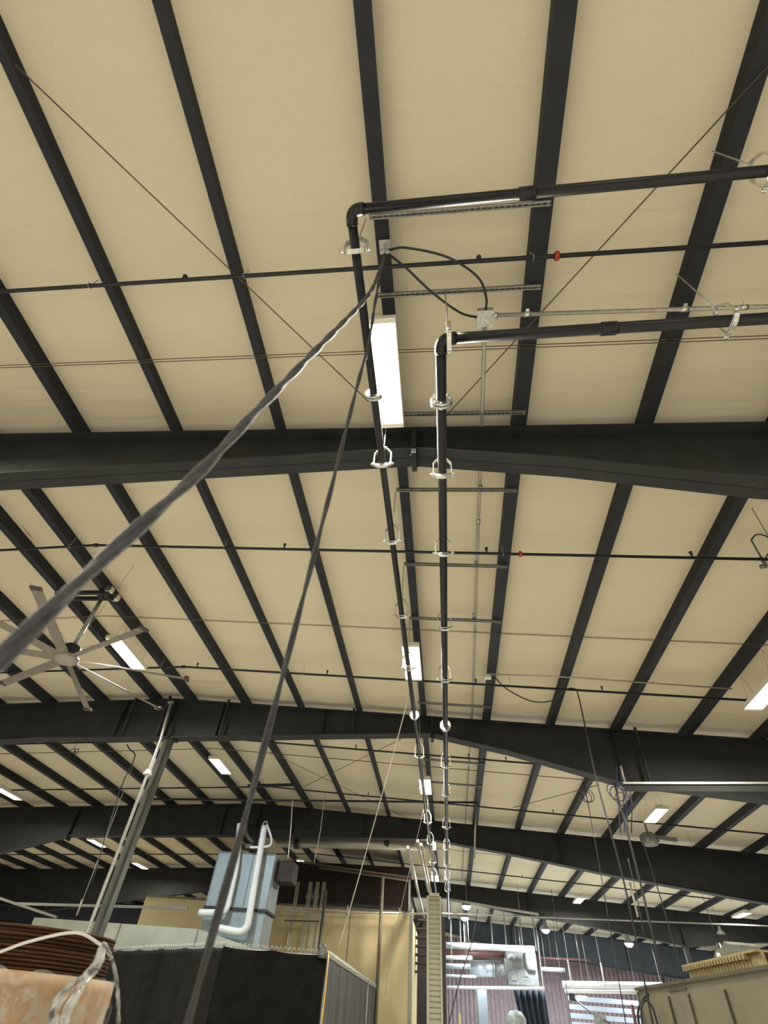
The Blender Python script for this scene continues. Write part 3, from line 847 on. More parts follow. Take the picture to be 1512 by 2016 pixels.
# valve cluster at right edge
pc = at(1508, 1112, z=.93)
t = thing('valve_assembly', 'grey brass valve with a looped black hose at the right edge', 'valve', pc)
MB().tube([pc + Vector((-.06, 0, -.03)), pc + Vector((.25, 0, -.03))], .022, 10).tube([pc + Vector((-.08, 0, -.03)), pc + Vector((-.03, 0, -.03))], .032, 12).build('body', 'galvd', t)
MB().tube([pc + Vector((.0, 0, -.03)), pc + Vector((-.02, -.02, .12))], .025, 10).build('branch', 'galvd', t)
MB().tube(smooth([at(1500, 1100, z=.94), at(1484, 1072, z=.94), at(1480, 1062, z=.95), at(1492, 1052, z=.96), at(1512, 1058, z=.96), at(1520, 1075, z=.95), at(1506, 1100, z=.94)], 6), .009, 8).build('hose_loop', 'rubber', t)
rod(at(1480, 1000, z=.95), at(1530, 1085, z=.95), .005, 'thin wire at the right edge above the looped hose')

# ------------------------------------------------------------------ ceiling fan
fz = .79; fc = U(-1.579 * fz, 1.738 * fz, fz)
t = thing('ceiling_fan', 'large eight bladed ceiling fan hanging at the left', 'fan', fc)
MB().lathe(fc, [(0, -.06), (.13, -.06), (.19, -.03), (.20, 0), (.19, .04), (.12, .07), (0, .07)], 32).build('hub', 'hub', t)
MB().lathe(fc + Vector((0, 0, .07)), [(.13, 0), (.15, .03), (.15, .14), (.10, .18), (0, .18)], 28).build('motor', 'steel', t)
ptop = U(-1.232, 1.343, pz(-1.23) - .01)
MB().tube([fc + Vector((0, 0, .2)), Vector((fc.x, fc.y, ptop.z))], .035, 12).build('down_rod', 'galv', t)
m = MB()
for dy in (-.09, .09): m.bar(Vector((K * -1.43, fc.y + dy, ptop.z)), Vector((K * -1.215, fc.y + dy, ptop.z)), .05, .07)
m.cbox(Vector((fc.x, fc.y, ptop.z)), (.2, .24, .05)); m.build('mounting_beam', 'steel', t)
m = MB()
for s in (-1, 1): m.cbox(Vector((K * -1.215, fc.y + s * .12, ptop.z + .04)), (.12, .10, .10))
m.build('mounting_plate', 'zinc', t)
R_ = .508 * fz * K
for i in range(8):
    a = math.radians(-26.5 + 45 * i); d = Vector((math.cos(a), math.sin(a), 0)); n_ = Vector((-d.y, d.x, 0))
    v = []; rr = [.17, .5, 1.0, 1.5, R_ - .06]; rows = []
    mbb = MB(); 
    for r in rr:
        tw = math.radians(20 - 10 * r / R_); ch = .075
        cc = fc + d * r; e = n_ * math.cos(tw) + Vector((0, 0, math.sin(tw))); nn = d.cross(e)
        sec = [(-1, 0), (-.5, .10), (0, .15), (.6, .10), (1, 0), (.6, -.05), (0, -.07), (-.5, -.05)]
        rows.append([cc + e * ch * u_ + nn * ch * v_ for u_, v_ in sec])
    vs = [p for row in rows for p in row]; fs = [(i_ * 8 + j, i_ * 8 + (j + 1) % 8, (i_ + 1) * 8 + (j + 1) % 8, (i_ + 1) * 8 + j) for i_ in range(len(rr) - 1) for j in range(8)]
    fs += [tuple(range(8)), tuple(range(8 * (len(rr) - 1), 8 * len(rr)))]
    b = mbb.add(vs, fs).build('blade', 'blade', t)
    e = rows[-1][4] - rows[-1][0]
    MB().bar(rows[-1][0].lerp(rows[-1][4], .5), rows[-1][0].lerp(rows[-1][4], .5) + d * .07, .16, .03, (0, 0, 1)).build('end_cap', 'bladetip', b)
for ang in (80, 200, 320):
    a = math.radians(ang); MB().tube([fc + Vector((.1 * math.cos(a), .1 * math.sin(a), .25)), Vector((fc.x + 1.3 * math.cos(a), fc.y + 1.3 * math.sin(a), ptop.z))], .003, 5).build('guy_wire', 'wire', t)

# grey fan motor far right
p = at(1278, 1652, y=3.45)
t = thing('fan_motor', 'grey motor housing under the roof right of the hoses', 'motor', p)
MB().lathe(p, [(0, -.16), (.20, -.15), (.25, -.05), (.25, .08), (.12, .16), (0, .16)], 22).build('housing', 'unit', t)
MB().bar(p + Vector((.2, 0, .05)), p + Vector((.75, 0, .0)), .12, .10).build('bracket', 'galvd', t)
MB().tube([p + Vector((0, 0, .15)), p + Vector((0, 0, .5))], .03, 8).build('down_rod', 'galvd', t)

# ------------------------------------------------------------------ rails in front of the haunches
def rail(a, b, hh, dd, m, label, name='steel_rail'):
    t_ = thing(name, label, 'rail', (a + b) / 2)
    MB().bar(a, b, dd, .035).build('flange', m, t_)
    if hh > .1: MB().bar(a + Vector((0, 0, -hh * .5)), b + Vector((0, 0, -hh * .5)), .01, hh * .9).build('web', 'steel', t_)
    return t_


rail(at(1226, 1543, y=2.12), at(1640, 1543, y=2.12), .14, .10, 'galv', 'pale horizontal rail in front of the second rafter at the right')
rail(at(870, 1798, y=5.2), at(1640, 1828, y=5.2), .08, .10, 'galv', 'pale horizontal rail in front of the fourth rafter at the right')

# ------------------------------------------------------------------ blue grey tower with lagged pipes
ty = 3.55
A = at(432, 1676, y=ty); B = at(545, 1674, y=ty)
t = thing('sheet_metal_tower', 'tall blue grey sheet metal tower left of the cream wall', 'dust collector', (0.5 * (A.x + B.x), K * ty + 1, 0))
zt = A.z; zm = at(415, 1786, y=ty).z
MB().box((A.x, A.y, zm + .02), (B.x, A.y + 1.0, zt)).build('upper_casing', 'bluegrey', t)
MB().box((A.x + .02, A.y + .03, 0), (B.x - .02, A.y + 1.0, zm - .02)).build('lower_casing', 'bluegrey', t)
MB().box((A.x - .04, A.y - .03, zm - .03), (B.x + .04, A.y + 1.04, zm + .03)).build('joint_band', 'seam', t)
m = MB()
for fr in (.0, .31, .62, 1.0):
    xx = A.x + (B.x - A.x) * fr; m.box((xx - .012, A.y - .018, zm + .05), (xx + .012, A.y, zt - .01))
m.box((A.x, A.y - .02, zt - .03), (B.x, A.y, zt)); m.build('corner_seam', 'bluedark', t)
MB().box((B.x + .01, A.y + .25, zm + .75), (B.x + .55, A.y + .9, zt - .12)).build('side_motor', 'brown', t)
MB().box((B.x, A.y + .3, zt - .75), (B.x + .06, A.y + .75, zt - .05)).build('inspection_hatch', 'bluedark', t)

def lag(pts, r, label):
    t_ = thing('lagged_pipe', label, 'pipe', pts[-1])
    MB().tube(smooth(pts, 8), r, 14).build('pipe', 'white', t_)
    return t_


yp = ty - .05
l1 = lag([at(521, 1626, y=yp), at(512, 1680, y=yp), at(498, 1760, y=yp), at(490, 1808, y=yp), at(485, 1826, y=yp), at(470, 1835, y=yp), at(430, 1828, y=yp)], .098, 'white lagged pipe down the right side of the tower front')
MB().ring(at(522, 1622, y=yp), (.2, 1, 0), .07, .02, 18, 8).build('top_valve', 'galv', l1)
MB().tube(smooth([at(526, 1624, y=yp), at(534, 1650, y=yp), at(532, 1664, y=yp), at(515, 1668, y=yp), at(492, 1668, y=yp)], 5), .035, 10).build('bypass', 'white', l1)
lag([at(472, 1622, y=yp), at(466, 1700, y=yp), at(452, 1765, y=yp), at(446, 1788, y=yp), at(432, 1797, y=yp), at(392, 1797, y=yp)], .088, 'white lagged pipe with an elbow to the left, behind the dark cable')
t = thing('roof_duct_stub', 'brown duct stub on top of the blue grey tower', 'duct', at(490, 1660, y=3.6))
MB().tube(smooth([at(486, 1615, y=3.65), at(484, 1640, y=3.65), at(498, 1660, y=3.65)], 5), .06, 12).build('stub', 'ovend', t)
MB().cbox(at(487, 1668, y=3.65), (.35, .3, .12)).build('base', 'ovend', t)

# pale duct crossing to the tower under the third rafter
t = thing('overhead_duct', 'long pale round duct crossing under the third rafter', 'duct', at(700, 1660, y=3.95))
MB().tube([at(545, 1658, y=3.95), at(852, 1664, y=3.95)], .155, 20).build('duct', 'conduit', t)
for xx in (585, 762): 
    q = at(xx, 1660, y=3.95); MB().tube([q - Vector((.08, 0, 0)), q + Vector((.08, 0, 0))], .175, 20).build('clamp_band', 'seam', t)
MB().bar(at(545, 1646, y=3.85), at(845, 1652, y=3.85), .08, .03).build('top_rail', 'galvd', t)
cable([at(576, 1575, y=3.3), at(572, 1640, y=3.3), at(567, 1690, y=3.3)], .014, 'left of two thin wires dropping beside the tower top', 'wcable')

# cream wall (freestanding building inside the hall)
yw = 4.5
a = at(470, 1789, y=yw); b = at(808, 1795, y=yw)
zw = at(700, 1789, y=yw).z
wx0 = at(280, 1789, y=yw).x
t = thing('cream_wall_panel', 'cream insulated wall of an inner room behind the fence', 'wall panel', ((wx0 + b.x) / 2, K * yw, 0))
MB().box((wx0, K * yw, 0), (b.x, K * yw + 5.5, zw)).build('panel', 'cream', t)
m = MB().box((wx0, K * yw - .03, zw - .04), (b.x + .02, K * yw, zw + .02)).box((at(690, 1800, y=yw).x - .01, K * yw - .01, 0), (at(690, 1800, y=yw).x + .01, K * yw, zw))
m.build('cap_trim', 'ovend', t)
MB().box((b.x, K * yw - .06, 0), (b.x + .10, K * yw + .06, zw)).build('corner_post', 'galvd', t)
# pipe along the cream wall
t = thing('wall_pipe', 'pale horizontal pipe along the top of the cream wall', 'pipe', at(700, 1797, y=4.42))
MB().tube([at(556, 1793, y=4.42), at(842, 1799, y=4.42)], .035, 10).build('pipe', 'conduit', t)
MB().tube([at(684, 1782, y=4.42), at(683, 1803, y=4.42)], .03, 8).build('tee', 'galvd', t)
for i, xx in enumerate((572, 597, 611, 624)):
    m = MB()
    for o_ in (-.05, 0, .05):
        aa = at(xx + 14, 1735, y=4.40); m.tube([Vector((aa.x + o_, K * 4.42, aa.z)), Vector((aa.x + o_, K * 4.42, 1.0))], .018, 6)
    tag(m.build('conduit_riser', 'conduit'), 'group of thin vertical conduits on the cream wall, %s from the tower' % ORD[i], 'conduit', 'vertical conduits on the cream wall')
tag(MB().bar(at(560, 1812, y=4.38), at(628, 1814, y=4.38), .05, .04).build('support_bar', 'ovend'), 'short brown support bar across the vertical conduits', 'bar')
for i, (xx, y0_, r_, lb) in enumerate(((642, 1752, .05, 'grey riser pipe in the middle of the cream wall, above the fence lamp'), (754, 1725, .055, 'brown riser pipe near the right of the cream wall'))):
    p0 = at(xx, y0_, y=4.36)
    tag(MB().tube([p0, Vector((p0.x, p0.y, 0.5))], r_, 10).build('riser_pipe', 'ovend' if i else 'column'), lb, 'pipe')
# dark equipment above the cream room
t = thing('rooftop_equipment', 'dark brown machinery on top of the cream room', 'machinery', at(700, 1760, y=5.0))
q0 = at(556, 1760, y=5.1); q1 = at(806, 1760, y=5.1)
MB().box((q0.x - .3, K * 5.0, zw + .02), (q1.x, K * 5.3, at(700, 1702, y=5.0).z)).build('housing', 'brown', t)
MB().box((q0.x + 1.4, K * 4.8, zw + .02), (q1.x - .3, K * 4.98, zw + .35)).build('grille', 'seam', t)
MB().lathe(Vector((q0.x + 1.6, K * 4.85, zw + .5)), [(0, -.2), (.25, -.2), (.3, 0), (.2, .25), (0, .25)], 18).build('blower', 'column', t)
for i, (pa, pb) in enumerate((((590, 1697), (812, 1728)), ((605, 1702), (812, 1730)), ((628, 1709), (808, 1734)))):
    tag(MB().tube([at(*pa, y=4.9), at(*pb, y=4.9)], .035, 8).build('roof_pipe', ['galvd', 'pinkpipe', 'galvd'][i]), '%s of three dull pipes sloping above the cream room' % ['uppermost', 'middle', 'lowest'][i], 'pipe', 'sloping pipes above the cream room')

# ivory slotted vertical panel
yi = 4.0
a = at(840, 1757, y=yi); b = at(868, 1757, y=yi)
t = thing('slotted_tray', 'tall ivory slotted cable tray standing upright behind the pipes', 'cable tray', ((a.x + b.x) / 2, K * yi, 0))
m = MB().box((a.x, K * yi, 0), (a.x + .07, K * yi + .1, a.z)).box((b.x - .05, K * yi, 0), (b.x, K * yi + .1, a.z)).box((a.x, K * yi + .06, 0), (b.x, K * yi + .1, a.z)).box((a.x, K * yi, a.z - .08), (b.x, K * yi + .1, a.z))
m.build('side_rails', 'tray', t)
n = 46
m = MB()
for i in range(n):
    zz = a.z - .2 - i * .115
    if zz < .1: break
    m.prism([(a.x + .07, K * yi + .005, zz), (a.x + .07, K * yi + .06, zz + .05), (a.x + .07, K * yi + .06, zz - .01)], (b.x - a.x - .12, 0, 0))
m.build('louvres', 'tray', t)
m = MB()
for i in range(3): m.cbox(Vector((a.x + .13 + i * .10, K * yi - .004, a.z - .16)), (.035, .01, .08))
m.build('end_clips', 'rib', t)
# dark frame behind the tray
t = thing('dark_shelf_frame', 'dark cluttered steel rack between the cream wall and the ivory tray', 'rack', at(825, 1900, y=5.0))
aa = at(812, 1830, y=5.2); bb = at(846, 1830, y=5.2)
m = MB()
for xx in (aa.x, bb.x): m.box((xx - .04, K * 5.2, 0), (xx + .04, K * 5.2 + .08, at(820, 1790, y=5.2).z))
m.build('posts', 'galvd', t)
for i in range(7):
    zz = at(820, 1812 + i * 17, y=5.2).z
    MB().box((aa.x, K * 5.2 - .02, zz), (bb.x, K * 5.2 + .5, zz + .05)).build('shelf', 'brown', t)
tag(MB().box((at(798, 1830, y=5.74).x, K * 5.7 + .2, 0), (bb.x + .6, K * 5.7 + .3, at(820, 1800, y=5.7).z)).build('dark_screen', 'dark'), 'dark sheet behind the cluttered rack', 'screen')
# cable-tray rails running to the back
for i, (pa, pb, lb) in enumerate((((803, 1668), (836, 1812), 'left'), ((822, 1655), (845, 1762), 'middle'), ((829, 1662), (849, 1762), 'right'))):
    zz = [.80, .86, .84][i]
    p0 = at(*pa, z=zz * .92); p1 = at(*pb, z=zz * .92)
    tag(MB().bar(p0, p1, .07, .07).build('tray_rail', 'conduit'), '%s of three pale rails running away above the ivory tray' % lb, 'rail', 'pale rails above the ivory tray')

# ------------------------------------------------------------------ pale green casing behind the fence
yg = 3.2
a = at(68, 1806, y=yg); b = at(396, 1810, y=yg); c_ = at(492, 1864, y=yg)
t = thing('green_casing', 'pale green sheet casing with a sloping right end behind the fence', 'machine casing', (b.x - 1, K * yg, 0))
MB().prism([(a.x, K * yg, a.z), (b.x, K * yg, a.z), (c_.x, K * yg, c_.z), (c_.x, K * yg, .8), (a.x, K * yg, .8)], (0, 1.5, 0)).build('casing', 'green', t)
MB().box((at(242, 1810, y=yg).x, K * yg - .02, .8), (at(242, 1810, y=yg).x + .012, K * yg, a.z)).box((b.x - .01, K * yg - .012, .8), (b.x + .01, K * yg, a.z)).build('seam', 'ovend', t)
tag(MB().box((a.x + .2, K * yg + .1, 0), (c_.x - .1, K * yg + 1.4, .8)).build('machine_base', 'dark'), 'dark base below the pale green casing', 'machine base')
t = thing('overhead_strut_frame', 'pale horizontal bar with a slanted arm above the green casing', 'frame', at(150, 1782, y=3.6))
MB().bar(at(28, 1779, y=3.6), at(370, 1788, y=3.6), .06, .06).build('bar', 'galvd', t)
MB().bar(at(-20, 1762, y=3.5), at(112, 1806, y=3.5), .06, .06).build('slanted_arm', 'galvd', t)
MB().tube([at(163, 1770, y=3.55), at(151, 1802, y=3.55)], .03, 8).build('post', 'conduit', t)

# ------------------------------------------------------------------ black mesh fence
FZ = .2; ztop = U(0, 0, FZ).z
c0 = U(-2.3, 3.05, 0); c1 = at(440, 1863, z=FZ); c2 = at(645, 1880, z=FZ); c3 = at(765, 1960, z=FZ)
c0 = at(200, 1872, z=FZ)
t = thing('mesh_fence', 'black privacy mesh fence in front of the green casing', 'fence', Vector((c1.x, c1.y, 0)))


def drape(p, q, m, name, par, amp=.025, seed=1, tops=None):
    random.seed(seed); n = max(8, int((q - p).length / .06)); nz = 26; d = (q - p).normalized(); nn = Vector((-d.y, d.x, 0)).normalized()
    pha = [random.uniform(0, 6.28) for _ in range(4)]
    vs = []; fs = []
    for j in range(nz + 1):
        for i in range(n + 1):
            s = i / n; zz = ztop * (1 - j / nz)
            base = p.lerp(q, s); L_ = s * (q - p).length
            o = amp * (math.sin(L_ * 5 + pha[0]) + .6 * math.sin(L_ * 12 + pha[1] + zz * .8)) * min(1, .2 + j / 8)
            sag = -.03 * abs(math.sin(L_ * 3.1)) if j == 0 else 0
            vs.append(Vector((base.x, base.y, zz + sag)) + nn * o)
    for j in range(nz):
        for i in range(n): fs.append((j * (n + 1) + i, j * (n + 1) + i + 1, (j + 1) * (n + 1) + i + 1, (j + 1) * (n + 1) + i))
    mb_ = MB().add(vs, fs, True)
    o = mb_.build(name, m, par); md = o.modifiers.new('thick', 'SOLIDIFY'); md.thickness = .004
    return o


drape(c0, c1, 'meshleft', 'left_sheet', t, seed=2)
drape(c1, c2, 'mesh', 'middle_sheet', t, amp=.05, seed=5)
drape(c2, c3, 'meshside', 'side_sheet', t, amp=.02, seed=8)
for i, p in enumerate((c0, c1, c2, c3, c2.lerp(c3, .5))):
    q = Vector((p.x, p.y + .05, 0)); MB().tube([q, q + Vector((0, 0, ztop + .02))], .03, 10).lathe(q + Vector((0, 0, ztop + .02)), [(.034, 0), (.034, .02), (0, .05)], 12).build('post', 'galvd', t)
m = MB()
for p, q in ((c0, c1), (c1, c2), (c2, c3)):
    o_ = Vector((0, .05, 0)); m.tube([p + o_ + Vector((0, 0, -.02)), q + o_ + Vector((0, 0, -.02))], .02, 8)
m.build('top_rail', 'galvd', t)
m = MB()
for p, q in ((c0, c1), (c1, c2), (c2, c3)):
    n = int((q - p).length / .09); o_ = Vector((0, .05, 0))
    for i in range(n):
        s0 = p.lerp(q, i / n) + o_; s1 = p.lerp(q, (i + 1) / n) + o_
        m.tube([s0 + Vector((0, 0, -.02)), s0.lerp(s1, .4) + Vector((0, 0, .075))], .006, 4).tube([s1 + Vector((0, 0, -.02)), s0.lerp(s1, .6) + Vector((0, 0, .075))], .006, 4)
m.build('twisted_wire_tops', 'chain', t)
ga = at(546, 1888, z=FZ - .02); ga.y -= .06
t = thing('fence_lamp', 'small grey domed lamp on the fence corner post', 'lamp', c2)
MB().lathe(Vector((c2.x - .10, c2.y - .02, ztop)), [(0, .16), (.05, .15), (.075, .1), (.075, .02), (.09, 0), (.09, -.06), (0, -.06)], 20).build('body', 'column', t)
cable([Vector((c2.x + .02, c2.y - .06, ztop + .04)), Vector((c2.x + .05, c2.y - .09, ztop - .6)), Vector((c2.x + .02, c2.y - .09, ztop - 1.6))], .012, 'yellow cord hanging over the fence corner', 'orange')

# ------------------------------------------------------------------ coil on a wrapped carton, near left
ctr = dp(45, 1950, 2.6); ctr = Vector((ctr.x, ctr.y, 0))
z_top = at(60, 1812, y=ctr.y / K).z
def zat(px, py): return at(px, py, y=(ctr.y) / K).z
edge = at(206, 1900, y=ctr.y / K); Rc = abs(edge.x - ctr.x) * .97
zc0 = at(100, 1925, y=(ctr.y - Rc * .9) / K).z
front = ctr.y - Rc
zt_ = at(60, 1818, y=front / K).z; zb_ = at(60, 1912, y=front / K).z
t = thing('wire_coil', 'large brown coil of banded strip on a wrapped carton, lower left', 'coil', Vector((ctr.x, ctr.y, zb_)))
prof = [(Rc * .45, zb_)]; nl = 11
random.seed(5)
for i in range(nl):
    h0 = zb_ + (zt_ - zb_) * i / nl; h1 = zb_ + (zt_ - zb_) * (i + 1) / nl; rr = Rc * (.965 + random.uniform(-.02, .016) - .03 * (i / nl) ** 2)
    prof += [(rr - .018, h0), (rr, h0 + (h1 - h0) * .2), (rr, h0 + (h1 - h0) * .8), (rr - .018, h1)]
prof += [(Rc * .45, zt_)]
prof = [(r, h) for r, h in prof]
MB().lathe(Vector((ctr.x, ctr.y, 0)), prof + [(Rc * .45, zb_)], 64).build('wound_strip', 'coil', t)
# strap over the coil
s0 = at(-60, 1890, y=(front - .03) / K); s1 = at(0, 1874, y=(front - .03) / K); s2 = at(60, 1853, y=(front - .02) / K); s3 = at(150, 1836, y=(front + .05) / K); s4 = at(202, 1862, y=(ctr.y - Rc * .55) / K)
m = MB(); pts = smooth([s0, s1, s2, s3, s4], 5)
for a, b in zip(pts[:-1], pts[1:]): m.bar(a, b, .003, .013)
m.build('strap', 'strap', t)
t2 = thing('cardboard_carton', 'brown cardboard drum carton wrapped in clear film under the coil', 'carton', Vector((ctr.x, ctr.y, 0)))
Ro = Rc * 1.14
zcb = at(60, 1911, y=(ctr.y - Ro) / K).z
prof = [(0, .15), (Ro * .97, .15), (Ro, .2), (Ro * 1.0, zcb - .05), (Ro * .985, zcb), (Rc * .4, zcb)]
MB().lathe(Vector((ctr.x, ctr.y, 0)), prof, 14).build('carton', 'card', t2)
MB().box((ctr.x - Ro, ctr.y - Ro, 0), (ctr.x + Ro, ctr.y + Ro, .14)).build('pallet', 'ovend', t2)
# stretch film: crumpled skirt plus gathered twist at the right
vs = []; fs = []; n = 120; nzv = 26; random.seed(11)
import mathutils
for j in range(nzv + 1):
    for i in range(n + 1):
        a = math.radians(-175 + 190 * i / n); s = j / nzv
        zz = .5 + (zcb + .0 - .5) * s
        nz_ = mathutils.noise.noise(Vector((i * .22, j * .5, 1.3))) * .028 + mathutils.noise.noise(Vector((i * .6, j * 1.1, 5))) * .014
        if s > .8: zz += mathutils.noise.noise(Vector((i * .12, 0, 9))) * .045
        rr = Ro * 1.01 + .022 + nz_
        vs.append((ctr.x + rr * math.cos(a), ctr.y + rr * math.sin(a), zz))
for j in range(nzv):
    for i in range(n): fs.append((j * (n + 1) + i, j * (n + 1) + i + 1, (j + 1) * (n + 1) + i + 1, (j + 1) * (n + 1) + i))
MB().add(vs, fs, True).build('stretch_film', 'film', t2)
# gathered ropes of film from the strap end down across the carton
yy = (ctr.y - Rc * .62) / K
m = MB(); random.seed(4)
for i in range(16):
    o1 = random.uniform(-6, 6); o2 = random.uniform(-20, 14)
    pts = [at(204 + o1, 1856 + abs(o1) * .6, y=yy), at(190 + o1 * 1.3, 1900 + o1, y=yy - .012), at(158 + o2 * .6, 1940 + o2 * .4, y=yy - .03), at(125 + o2, 1985 + o2, y=yy - .045), at(118 + o2 * 1.4, 2030, y=yy - .05)]
    pp = smooth(pts, 6); m.tube(pp, .01, 5, rs=[.004 + .006 * abs(math.sin(k * 1.3 + i)) for k in range(len(pp))])
for i in range(6):
    o1 = random.uniform(-3, 3)
    pts = [at(206 + o1, 1858, y=yy), at(218 + o1, 1885, y=yy), at(228 + o1, 1925, y=yy), at(232 + o1, 1975, y=yy), at(232 + o1, 2040, y=yy)]
    pp = smooth(pts, 6); m.tube(pp, .01, 5, rs=[.003 + .004 * abs(math.sin(k * 1.1 + i)) for k in range(len(pp))])
m.build('gathered_film', 'film', t2)

# ------------------------------------------------------------------ tan enclosure, near right
ZT = .13; zt_m = U(0, 0, ZT).z
e0 = at(1256, 1950, z=ZT); e1 = at(1512, 1908, z=ZT); dd = (e1 - e0)
e2 = e0 + dd * 1.8
nn = Vector((dd.y, -dd.x, 0)).normalized()
if nn.x < 0: nn = -nn
t = thing('tan_enclosure', 'tan sheet metal oven enclosure at the lower right', 'machine', Vector((e0.x, e0.y, 0)))
bk = nn * 2.2
MB().prism([(e0.x, e0.y, 0), (e2.x, e2.y, 0), (e2.x + bk.x, e2.y + bk.y, 0), (e0.x + bk.x, e0.y + bk.y, 0)], (0, 0, zt_m)).build('casing', 'oven', t)
d = dd.normalized()
def onface(s, z, o=.0): return e0 + d * s - nn * o + Vector((0, 0, z - e0.z))
L_ = (e2 - e0).length
m = MB().bar(onface(-.02, zt_m + .01), onface(L_, zt_m + .01), .08, .03)
m.build('top_trim', 'ovend', t)
fl = dd.length
for fr in (.30, .47, .73):
    MB().bar(onface(fl * fr, zt_m - .10, .01), onface(fl * fr, .1, .01), .02, .035, (nn.x, nn.y, 0)).build('panel_rib', 'ovend', t)
MB().bar(onface(.02, zt_m - .02, .01), onface(.02, .1, .01), .02, .05, (nn.x, nn.y, 0)).build('corner_trim', 'galvd', t)
MB().bar(onface(fl * .31, zt_m - .05, .006), onface(fl * .46, zt_m - .05, .006), .02, .02).build('handle_bar', 'ovend', t)
# ribbed deck above
q0 = at(1348, 1922, z=.16); q1 = at(1525, 1868, z=.19); q1.z = q0.z + .0
t = thing('ribbed_deck', 'yellowish ribbed steel deck on top of the tan enclosure', 'steel deck', Vector((q0.x, q0.y, zt_m)))
q0 = at(1348, 1924, z=.155); dirn = d
m = MB(); n = 22; Lr = 1.9
def dk(s, h, o=0): return q0 + d * s + nn * o + Vector((0, 0, h))
m.prism([dk(0, .10), dk(Lr, .10), dk(Lr, .12), dk(0, .12)], nn * 1.2)
m.prism([dk(.05, -.10, .05), dk(Lr, -.10, .05), dk(Lr, .10, .05), dk(.05, .10, .05)], nn * .04)
m.build('deck_sheet', 'rib', t)
for i in range(n):
    s = .05 + i * .075
    MB().prism([dk(s, .055, -.02), dk(s + .04, .055, -.02), dk(s + .04, .10, -.02), dk(s, .10, -.02)], nn * .09).build('rib_end', 'rib', t)
MB().prism([dk(.10, -.12, .02), dk(Lr, -.12, .02), dk(Lr, -.06, .02), dk(.10, -.06, .02)], nn * .3).build('lower_channel', 'galvd', t)
b0 = dk(.62, .12, .15)
t = thing('pulley_block', 'greenish grey cast block on top of the ribbed deck', 'machine part', b0)
MB().prism([b0 + d * 0, b0 + d * .55, b0 + d * .52 + Vector((0, 0, .12)), b0 + d * .40 + Vector((0, 0, .16)), b0 + d * .30 + Vector((0, 0, .11)), b0 + d * .12 + Vector((0, 0, .10))], nn * .35).build('block', 'blocky', t)
MB().lathe(b0 + d * .2 - nn * .02 + Vector((0, 0, .03)), [(.0, 0), (.05, 0), (.05, .03), (0, .03)], 14, 'X').build('bolt_boss', 'zinc', t)
cable([at(1262, 2040, y=1.95), at(1256, 1995, y=1.95), at(1266, 1968, y=1.95), at(1280, 1955, y=1.95), at(1290, 1940, y=1.98)], .016, 'thick black hose curling beside the left corner of the tan enclosure')
cable([at(1300, 2040, y=1.9), at(1285, 1985, y=1.9), at(1270, 1970, y=1.9), at(1262, 1990, y=1.9), at(1268, 2040, y=1.9)], .012, 'looped grey hose on the face of the tan enclosure', 'rubber')
tag(MB().tube([at(1244, 1978, y=2.0), at(1256, 2040, y=2.0)], .02, 8).build('dark_rod', 'pinkpipe'), 'short dark red rod standing left of the tan enclosure', 'rod')

# ------------------------------------------------------------------ far right area: air unit, duct, curtain, pipes
ya = 6.9
A = at(996, 1872, y=ya); B = at(1062, 1942, y=ya)
t = thing('air_handling_unit', 'grey box shaped air unit hanging before the mauve wall', 'air unit', ((A.x + B.x) / 2, K * ya, B.z))
MB().box((A.x, K * ya, B.z), (B.x, K * ya + 1.6, A.z)).build('casing', 'unit', t)
for i, (x_, y_, w_, h_) in enumerate(((1003, 1900, .35, .35), (1027, 1896, .15, .35), (1012, 1925, .3, .2), (1036, 1915, .2, .3))):
    q = at(x_, y_, y=ya); MB().cbox(q, (w_, .06, h_)).build('service_panel', 'galvd', t)
MB().tube(smooth([at(1036, 1874, y=ya - .03), at(1038, 1895, y=ya - .03), at(1043, 1905, y=ya - .03), at(1056, 1908, y=ya - .03)], 5), .06, 10).build('loop_pipe', 'white', t)
MB().tube(smooth([at(1000, 1885, y=ya - .03), at(1008, 1880, y=ya - .03), at(1014, 1885, y=ya - .03)], 5), .07, 10).build('elbow_pipe', 'white', t)
for xx in (971, 998, 1030, 1056):
    q = at(xx, 1872, y=ya); MB().tube([q, Vector((q.x, q.y, q.z + 2.4))], .035, 6).build('hanger_rod', 'conduit', t)
t = thing('spiral_duct', 'shiny round duct left of the air unit', 'duct', at(958, 1910, y=ya))
q0 = at(925, 1907, y=ya); q1 = at(992, 1907, y=ya); rD = .5 * (at(950, 1891, y=ya).z - at(950, 1924, y=ya).z)
MB().tube([q0, q0.lerp(q1, .7)], rD, 28).build('duct', 'duct', t)
MB().tube([q0.lerp(q1, .7), q1], rD * .93, 28).build('transition', 'unit', t)
ring_p = q0.lerp(q1, .7); MB().tube([ring_p - Vector((.03, 0, 0)), ring_p + Vector((.03, 0, 0))], rD * 1.05, 28).build('seam_ring', 'galv', t)
def hpipe(pa, pb, yv, r, m, lb, name='pipe_run'):
    a = at(*pa, y=yv); b = at(*pb, y=yv)
    t_ = thing(name, lb, 'pipe', (a + b) / 2, 'level pipes before the mauve wall')
    MB().tube([a, b], r, 12).build('pipe', m, t_)
    for f_ in (.22, .8):
        q_ = a.lerp(b, f_); MB().tube([q_, Vector((q_.x, q_.y, U(0, 0, pz(q_.x / K) + .03).z))], .010, 5).build('hanger_wire', 'conduit', t_)
    return t_
hpipe((878, 1861), (1052, 1869), 6.75, .13, 'white', 'thick white pipe passing above the air unit')
hpipe((878, 1876), (996, 1879), 7.15, .15, 'pinkpipe', 'dull red pipe just below the white pipe, left of the air unit')
hpipe((878, 1885), (930, 1886), 6.3, .08, 'white', 'short white pipe below the dull red pipe')
